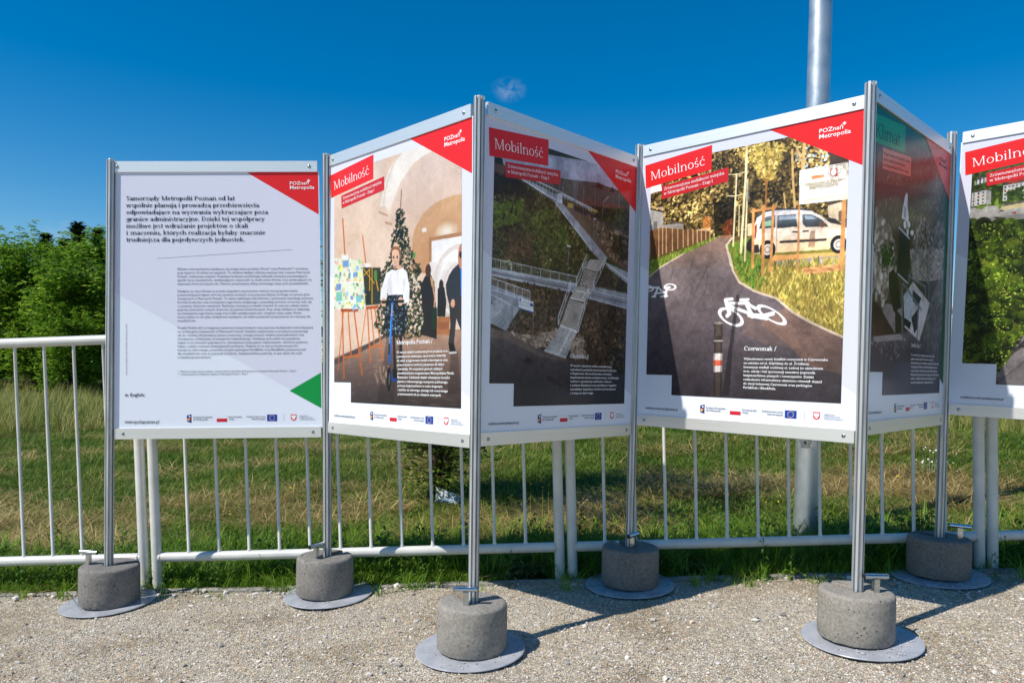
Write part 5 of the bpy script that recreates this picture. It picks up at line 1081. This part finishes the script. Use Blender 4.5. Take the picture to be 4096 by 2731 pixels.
# stones
st_ = [(.008,.853),(.134,.832),(.243,.783),(.303,.729),(.309,.66),(.027,.63)]
C.poly(st_, (110,100,92)); C.dabs(st_, 150, (.010,.022), [(178,164,152),(150,136,124),(196,184,172),(120,108,100)], .6, .8, .8)
st2 = [(.022,.684),(.276,.715),(.313,.624),(.201,.51),(.165,.484),(.041,.539)]
C.poly(st2, (104,96,90)); C.dabs(st2, 150, (.010,.024), [(182,168,156),(150,136,124),(200,188,178),(110,100,94)], .6, .8, .8)
C.dabs([(.156,.721),(.274,.745),(.282,.657),(.176,.645)], 90, (.006,.012), [(70,92,44),(52,74,36)], .6); C.dabs([(.145,.699),(.21,.707),(.217,.633),(.164,.632)], 60, (.006,.012), [(70,92,44),(52,74,36)], .6)
C.poly([(.038,.507),(.165,.48),(.334,.395),(.086,.37),(.049,.373)], (52,44,40)); C.dabs([(.045,.418),(.196,.426),(.307,.389),(.086,.37)], 80, (.004,.010), [(80,66,56),(60,48,42)], .5)
grd = [(.038,.364),(.405,.393),(.63,.428),(.956,.741),(1.026,.133),(.056,.147)]
C.poly(grd, (142,132,134), 1, (84,80,92), 6); C.dabs([(.075,.356),(.45,.38),(.372,.289),(.081,.284)], 120, (.004,.010), [(110,102,104),(168,160,162)], .5)
C.dabs([(.69,.473),(.908,.681),(.954,.272),(.637,.356)], 420, (.007,.016), [(74,86,58),(56,66,46),(110,106,92),(140,134,128)], .3, 1.4, .5)
C.poly([(.46,.737),(.896,.789),(.91,.66),(.739,.633),(.517,.618)], (166,154,150)); C.dabs([(.46,.737),(.896,.789),(.91,.66),(.517,.618)], 200, (.006,.014), [(180,168,164),(140,128,122),(110,120,84)], .6)
# slab, cabinet, frame, solar panel, mast head
C.poly([(.517,.612),(.746,.539),(.623,.37),(.432,.419),(.405,.545)], (196,192,196)); C.poly([(.171,.485),(.216,.5),(.262,.5),(.396,.495),(.407,.378),(.324,.389),(.18,.462)], (150,140,138)); C.poly([(.231,.62),(.283,.64),(.342,.602),(.374,.494),(.299,.47),(.237,.56)], (30,28,30), .9)
C.poly([(.314,.49),(.399,.456),(.404,.377),(.324,.389)], (40,36,36), .9); C.poly([(.086,.368),(.391,.392),(.405,.368),(.101,.348)], (176,168,168))
C.poly([(.449,.57),(.518,.548),(.519,.443),(.427,.468),(.422,.546)], (176,186,196)); C.poly([(.515,.578),(.63,.552),(.589,.513),(.519,.533)], (60,62,70)); C.poly([(.428,.458),(.512,.442),(.492,.414),(.416,.433)], (28,28,32)); C.poly([(.51,.462),(.605,.514),(.598,.427),(.554,.399)], (46,44,50), .9)
for q, w in (([(.542,.747),(.754,.683)],.010), ([(.55,.747),(.458,.603)],.010), ([(.547,.672),(.72,.622)],.008), ([(.539,.746),(.547,.621)],.008), ([(.733,.685),(.727,.559)],.009), ([(.455,.632),(.684,.603)],.010), ([(.4,.593),(.63,.505)],.012), ([(.387,.587),(.404,.378)],.012), ([(.59,.508),(.591,.375)],.012), ([(.676,.602),(.679,.571)],.012)): C.line(q, w, (120,132,140))
C.poly([(.327,.808),(.455,.781),(.467,.66),(.342,.648)], (34,34,40)); C.poly([(.33,.731),(.447,.745),(.454,.599),(.333,.626)], (34,34,40)); C.line([(.327,.808), (.455,.781)], .008, (190,200,210)); C.line([(.333,.626), (.454,.599)], .008, (190,200,210))
for f in (.25,.5,.75): C.line([((.327,.808)[0]*(1-f)+(.455,.781)[0]*f, (.328,.795)[1]*(1-f)+(.457,.768)[1]*f), ((.332,.635)[0]*(1-f)+(.453,.612)[0]*f, (.332,.635)[1]*(1-f)+(.453,.612)[1]*f)], .002, (70,72,82))
C.poly([(.401,.959),(.416,.953),(.419,.91),(.438,.864),(.435,.838),(.399,.848),(.354,.849),(.368,.897),(.384,.938)], (226,228,234)); C.poly([(.385,.904),(.407,.893),(.404,.854),(.378,.855)], (150,160,176))
for c, a, b in (((.395,.829), (.411,.831), (.393,.845)), ((.441,.835), (.459,.837), (.44,.848)), ((.485,.808), (.506,.811), (.484,.819)), ((.432,.804), (.444,.806), (.431,.818))): C.ell(c, a, b, (228,230,236))
C.line([(.406,.834), (.428,.789)], .006, (200,206,214))
C.shade(lambda U, V: 1-.4*np.clip((.42-V)/.28, 0, 1))
C.build('printed_photo', posters[4], CUT, 4, .85)
P.text('place_name', [('Suchy Las /', (.515,.343), (.639,.343), .0245, FONT_B)], WHITE)
P.block('caption_text', ['W parku Suchy Las Łąka powstał nowoczesny','system retencji wody. W ramach inwestycji','przebudowano rów i wykonano przepływ do zbiornika','retencyjnego. Działa tu również inteligentny system','monitorowania i zarządzania wodą, wykorzystujący','bezprzewodową stację meteorologiczną, dzięki której','można na bieżąco dostosowywać jego pracę do','warunków pogodowych i wilgotnościowych.'], (.518,.306), (.835,.306), (.526,.191), WHITE, .006, 0, .82)

# ------------------------------------------------------------ panel 6: woodland and housing blocks
P = common(5, 'Mobilność', SUB)
C = Paint(*PH, 230, 6)
C.fill((70,84,40))
C.poly([(.06,1.10),(.93,1.13),(.93,1.2),(.06,1.2)], (150,178,206)); C.poly([(.06,1.07),(.93,1.10),(.93,1.14),(.06,1.115)], (96,116,86))
C.dabs([(.06,.9),(.93,.9),(.93,1.12),(.06,1.10)], 900, (.006,.014), [(66,88,44),(84,104,52),(52,70,38),(110,124,66)], .7)
C.poly([(.06,.86),(.93,.86),(.93,.94),(.06,.93)], (176,172,168)); C.poly([(.06,.86),(.93,.86),(.93,.885),(.06,.88)], (150,148,146)); C.dabs([(.06,.92),(.93,.92),(.93,.96),(.06,.95)], 140, (.008,.016), [(120,140,66),(96,120,54)], .5)
def block_house(u0, u1, v0, v1, rows, side=.02):
    C.poly([(u0,v0),(u1,v0+.008),(u1,v1+.008),(u0,v1)], (222,220,216)); C.poly([(u1,v0+.008),(u1+side,v0+.002),(u1+side,v1),(u1,v1+.008)], (170,168,168)); C.poly([(u0,v1),(u1,v1+.008),(u1+side,v1),(u1+side-.01,v1+.012),(u0+.005,v1+.012)], (96,92,92))
    nn = max(3, int((u1-u0)/.014))
    for i in range(nn):
        for j in range(rows): x = u0+(i+.25)*(u1-u0)/nn; y = v0+(j+.3)*(v1-v0)/rows+.008*(i/nn); C.poly([(x,y),(x+.006,y),(x+.006,y+.008),(x,y+.008)], ((70,80,92),(60,64,70),(150,90,60))[(i*3+j) % 3])
for q in ((.07,.125,.935,.995,4), (.19,.36,.945,1.012,4), (.33,.46,1.01,1.05,3), (.5,.66,.96,1.03,4), (.72,.86,.96,1.02,4), (.08,.12,1.03,1.05,2), (.55,.7,1.05,1.08,2)): block_house(*q)
C.poly([(.2,1.012),(.30,1.03),(.29,1.04),(.22,1.03)], (170,80,60)); C.dabs([(.21,.945),(.26,.945),(.26,.995),(.21,.985)], 60, (.006,.012), [(60,78,40),(80,98,50)], .8)
C.poly([(.185,.905),(.27,.91),(.27,.928),(.185,.922)], (214,196,150)); C.poly([(.185,.922),(.27,.928),(.26,.938),(.20,.932)], (110,106,104))
for i in range(26): u = .09+.82*C.r.random(); v = .872+.03*C.r.random(); C.poly([(u,v),(u+.018,v),(u+.016,v+.006),(u+.003,v+.006)], C.r.choice([(230,230,232),(60,62,70),(170,40,40),(80,110,170),(190,192,196)]))
for q in (((.13,.90),(.13,.955)), ((.30,.88),(.30,.95)), ((.44,.88),(.44,.94))): C.line(q, .0025, (210,214,220))
wood = [(.06,.14),(.30,.14),(.36,.42),(.42,.50),(.93,.62),(.93,.855),(.06,.855)]
C.poly(wood, (60,74,26)); C.dabs(wood, 700, (.018,.04), [(62,78,28),(84,100,34),(46,58,24),(104,116,42)], .9)
for _ in range(330):
    u, v = C.r.uniform(.07,.92), C.r.uniform(.15,.85); rr = C.r.uniform(.014,.026); f = C.r.uniform(.7,1.15)
    if v < .6 and u > .34+(v-.42)*.6: continue
    C.blob(u, v-rr*.4, rr*1.15, rr, (30,38,16), .7); C.blob(u, v, rr, rr*.85, (74*f,94*f,34*f), .9); C.blob(u-rr*.3, v+rr*.3, rr*.6, rr*.5, (118*f,136*f,50*f), .6)
C.dabs(wood, 5200, (.0018,.0042), [(120,140,46),(150,168,66),(84,106,36),(60,80,30),(176,186,86),(44,58,24)], .7, cf=C.clump(12,.95,5))
C.poly([(.17,.14),(.27,.30),(.40,.46),(.93,.60),(.93,.14)], (178,170,168), 1, (120,114,116), 6); C.poly([(.27,.33),(.38,.47),(.93,.58),(.93,.50),(.5,.40),(.38,.30)], (204,134,122)); C.poly([(.25,.29),(.30,.335),(.38,.47),(.36,.46)], (150,150,160))
for q in ([(.24,.27),(.36,.36),(.30,.35)], [(.26,.31),(.37,.40),(.34,.37)]): C.poly(q, (70,66,66), .7)
C.dabs([(.25,.30),(.36,.32),(.38,.40),(.30,.37)], 70, (.005,.012), [(80,74,70),(60,58,56)], .5); C.line([(.20,.146),(.30,.25),(.42,.40)], .003, (90,84,84)); C.line([(.33,.30),(.33,.50),(.335,.51),(.37,.515)], .005, (206,210,214)); C.poly([(.5,.14),(.93,.14),(.93,.40),(.7,.3)], (92,110,44), 1, (80,94,40), 8)
C.build('printed_photo', posters[5], CUT, 5, .66)

# ------------------------------------------------------------ trees
m_bark, t, b = mat('dark_bark', None, .95, 0, .15)
n = noise(t, 14, 6, .7, opos(t)); t.links.new(ramp(t, n, [(.3, lin(44,36,30)), (.7, lin(92,78,64))]), b.inputs['Base Color']); bump(t, b, n, .9, .03)
def leaf_mat(name, stops, trans=.4):
    m = bpy.data.materials.new(name); m.use_nodes = True; t = m.node_tree; b = t.nodes['Principled BSDF']; out = t.nodes['Material Output']
    ri = t.nodes.new('ShaderNodeNewGeometry').outputs['Random Per Island']
    f = node(t, 'ShaderNodeMath', operation='MULTIPLY_ADD'); t.links.new(ri, f.inputs[0]); f.inputs[1].default_value = .55
    f2 = node(t, 'ShaderNodeMath', operation='MULTIPLY'); t.links.new(noise(t, .7, 3, .6, wpos(t)), f2.inputs[0]); f2.inputs[1].default_value = .5; t.links.new(f2.outputs[0], f.inputs[2])
    c = ramp(t, f.outputs[0], stops); t.links.new(c, b.inputs['Base Color']); b.inputs['Roughness'].default_value = .5; b.inputs['Specular IOR Level'].default_value = .3
    tr = t.nodes.new('ShaderNodeBsdfTranslucent'); t.links.new(c, tr.inputs['Color']); ms = t.nodes.new('ShaderNodeMixShader'); ms.inputs[0].default_value = trans
    t.links.new(b.outputs[0], ms.inputs[1]); t.links.new(tr.outputs[0], ms.inputs[2]); t.links.new(ms.outputs[0], out.inputs['Surface']); return m
m_leaf = leaf_mat('maple_leaves', [(.15, lin(60,98,24)), (.45, lin(102,144,38)), (.75, lin(146,176,56)), (.95, lin(178,196,80))])
m_need = leaf_mat('pine_needles', [(.15, lin(22,40,26)), (.5, lin(36,58,34)), (.9, lin(58,80,44))], .15)
m_shr = leaf_mat('sapling_leaves', [(.15, lin(60,84,28)), (.5, lin(92,118,40)), (.9, lin(140,154,60))], .5)
def leaf_cloud(V, F, r, c, n, rad, size, droop=.5):
    for _ in range(n):
        d = Vector((r.gauss(0,1), r.gauss(0,1), r.gauss(0,.8))); d = d.normalized()*rad*(r.random()**.45); p = c+d
        az = r.uniform(0,6.28); L = size*r.uniform(.6,1.25); w = L*.42; tip = Vector((math.cos(az), math.sin(az), -droop*r.uniform(.1,1.2))).normalized()
        sd_ = tip.cross(Vector((r.gauss(0,.35), r.gauss(0,.35), 1))).normalized(); o = len(V)
        V += [p, p+tip*L*.45+sd_*w/2, p+tip*L, p+tip*L*.45-sd_*w/2]; F.append((o,o+1,o+2,o+3))
def make_tree(seed, H, rx, name='maple_tree'):
    r = random.Random(seed); V, F = [], []; bm = bmesh.new()
    nst = r.choice((2,3,3)); tips = []
    for s in range(nst):
        a = r.uniform(0,6.28); lean = r.uniform(.1,.35)*rx; pts = [Vector((.12*math.cos(a),.12*math.sin(a),-.1))]
        for i in range(1,7): f = i/6; pts.append(Vector((math.cos(a)*lean*f*1.3+r.gauss(0,.08), math.sin(a)*lean*f*1.3+r.gauss(0,.08), H*.92*f*r.uniform(.95,1))))
        add_tube(bm, pts, [.085*(1-.86*i/6) for i in range(7)], 7)
        for i in range(1,7):
            for _ in range(7 if i > 1 else 5):
                az = r.uniform(0,6.28); ln = rx*r.uniform(.45,1.05)*(1.15-.75*abs(i/6-.35)); q = pts[i]+Vector((math.cos(az)*ln, math.sin(az)*ln, r.uniform(-.25,.65)*ln*.7))
                add_tube(bm, [pts[i], (pts[i]+q)/2+Vector((0,0,.12)), q], [.022,.014,.005], 4, False)
                tips += [q, (pts[i]+q)/2]
        tips.append(pts[-1]+Vector((0,0,.2)))
    for q in tips: leaf_cloud(V, F, r, q, r.randint(28,52), r.uniform(.24,.46), .215)
    for q in tips[::4]:
        for k in range(3): leaf_cloud(V, F, r, q+Vector((.05*k,0,.3+.26*k)), 13, .22-.05*k, .19, .3)
    me_t = bpy.data.meshes.new('trunk'); bm.to_mesh(me_t); bm.free(); me_t.materials.append(m_bark); me_t.shade_smooth()
    me_c = bpy.data.meshes.new('crown'); me_c.from_pydata(V, [], F); me_c.materials.append(m_leaf)
    return me_t, me_c
def make_pine(seed, H):
    r = random.Random(seed); V, F = [], []; bm = bmesh.new(); add_tube(bm, [(0,0,-.2),(.05,0,H*.5),(0,.05,H)], [.17,.11,.02], 8)
    for i in range(26):
        z = H*(.28+.72*i/25); R0 = (1-(z/H))*H*.26+.18
        for k in range(6):
            az = r.uniform(0,6.28); q = Vector((math.cos(az)*R0*r.uniform(.6,1.1), math.sin(az)*R0*r.uniform(.6,1.1), z+R0*.18)); p = Vector((0,0,z))
            add_tube(bm, [p, q], [.03,.006], 4, False)
            for f in (.4,.7,1): leaf_cloud(V, F, r, p.lerp(q,f), 18, .24, .26, -.3)
    me_t = bpy.data.meshes.new('trunk'); bm.to_mesh(me_t); bm.free(); me_t.materials.append(m_bark)
    me_c = bpy.data.meshes.new('crown'); me_c.from_pydata(V, [], F); me_c.materials.append(m_need); return me_t, me_c
def plant(name, label, cat, group, meshes, x, y, rz, sc=1, kinds=('trunk','crown')):
    e = empty(name, label, cat, group, (x, y, fh(x,y)-.02)); e.rotation_euler.z = rz; e.scale = (sc,)*3
    for nm, me in zip(kinds, meshes): link(bpy.data.objects.new(nm, me), e)
    return e
TV = [make_tree(11,5.6,1.9), make_tree(12,5.0,1.8), make_tree(13,4.4,1.7)]
G_ = 'leafy trees along the far edge of the field'
for lab, v, x, y, rz, sc in (
    ('bushy green tree at the left picture edge beyond the railing', 0, -19.4, 28.6, .3, 1.02), ('pale green bushy tree second from the left picture edge', 1, -16.9, 28.0, 1.4, 1.0),
    ('bright bushy tree directly left of the first display post', 2, -14.3, 26.4, 2.9, 1.0), ('low bright bush in front of the trees, left of the first post', 2, -13.9, 24.6, 4.1, .58),
    ('tall green tree set back between the two front trees at left', 0, -18.6, 31.4, 5.0, 1.1), ('green tree peeping over the bright tree by the first post', 1, -15.6, 30.6, 3.4, 1.16),
    ('leafy tree mostly hidden behind the text poster', 0, -11.6, 27.6, .9, 1.0), ('leafy tree hidden behind the text poster, right of its middle', 1, -8.6, 28.4, 2.2, 1.0), ('bushy tree just outside the left picture edge', 1, -22.0, 29.0, .7, 1.0)):
    plant('maple_tree', lab, 'tree', G_, TV[v], x, y, rz, sc)
for i in range(9):
    plant('maple_tree', ('leftmost','second','third','fourth','fifth','sixth','seventh','eighth','rightmost')[i]+' leafy tree, counted from the left, in the back row of trees', 'tree', 'shaded back row of leafy trees', TV[i%3], -27+1.9*i+.3*math.sin(i*5), 35+.5*math.cos(i*3), i*1.3, 1.0)
PV = [make_pine(21,8.6), make_pine(22,9.2)]
for lab, v, x, y, rz, sc in (('dark pine with a broad top behind the leafy trees', 0, -24.9, 45, .2, 1.06), ('slim dark pine left of the broad-topped pine', 1, -27.4, 46, 1.2, .94), ('dark pine directly beside the first display post', 1, -24.2, 46, 2.2, .98), ('dark pine between the slim pine and the broad-topped pine', 0, -27.2, 47.5, 3, 1.0)):
    plant('pine_tree', lab, 'tree', 'dark pines behind the leafy trees', PV[v], x, y, rz, sc)

# young tree behind the railing, its crown hidden by the posters
r = random.Random(5); tx0, ty0 = -.40, 5.62
e = empty('young_tree', 'young tree with a dark trunk and ragged low shoots behind the scooter poster', 'tree', None, (tx0,ty0,fh(tx0,ty0)-.03))
bm = bmesh.new(); pts = [Vector((0,0,0)), Vector((.01,.02,.3)), Vector((.04,0,.7)), Vector((.03,.05,1.2)), Vector((.1,.0,1.9))]; add_tube(bm, pts, [.062,.05,.047,.036,.015], 10)
add_tube(bm, [(.05,0,0),(.1,-.02,.35),(.11,-.02,.75),(.2,.05,1.5)], [.045,.036,.034,.012], 8)
V, F = [], []; tips = []
for i in range(84):
    p = Vector((.04,0,r.uniform(.15,1.9)**1 if i < 46 else r.uniform(.2,.95))); az = r.uniform(0,6.28); ln = r.uniform(.25,.62) if p.z > .95 else r.uniform(.2,.42); q = p+Vector((math.cos(az)*ln, math.sin(az)*ln, r.uniform(-.1,.4)*ln)); add_tube(bm, [p, (p+q)/2+Vector((0,0,.03)), q], [.008,.005,.002], 4, False); tips += [q, (p+q)/2]
for i in range(105):
    a = r.uniform(0,6.28); d = 1.25*math.sqrt(r.random()); z = 1.5+r.uniform(-.6,.75)*math.sqrt(max(0,1-(d/1.35)**2)); q = Vector((d*math.cos(a)+.38, d*math.sin(a)-.42, z)); add_tube(bm, [Vector((.06,0,max(.7,z-.45))), (Vector((.06,0,z-.3))+q)/2, q], [.012,.008,.003], 4, False); tips.append(q); tips.append(q*.85+Vector((.04,-.05,.22)))
for q in tips: leaf_cloud(V, F, r, q, r.randint(26,50) if q.z < .95 else r.randint(36,60), .16 if q.z < .95 else .2, .05)
bm_obj('trunk', bm, m_bark, e, True); mesh_obj('crown', V, F, m_shr, e)
# discarded board leaning in the grass beside it
m_bd, t, b = mat('weathered_dimmed_blue_board', None, .5)
n = noise(t, 7, 5, .7, opos(t)); t.links.new(ramp(t, n, [(.4, lin(176,178,176)), (.5, lin(140,156,168)), (.6, lin(70,112,148)), (.7, lin(150,158,162))]), b.inputs['Base Color'])  # patchy white and blue, dimmed in the colour to look shaded
bm = bmesh.new(); add_box(bm, -.10,.10,-.012,.012,-.03,.085,.002)
for v in bm.verts:
    if v.co.z > .06 and v.co.x > .05: v.co.z -= .035
    if v.co.x < -.08 and v.co.z < .03: v.co.x += .03
o = bm_obj('broken_board', bm, m_bd); o.location = (-.30,5.42,fh(-.3,5.42)+.06); o.rotation_euler = (R(-38),R(8),R(-12)); tag(o, 'broken white and blue board lying at the foot of the young tree', 'board')
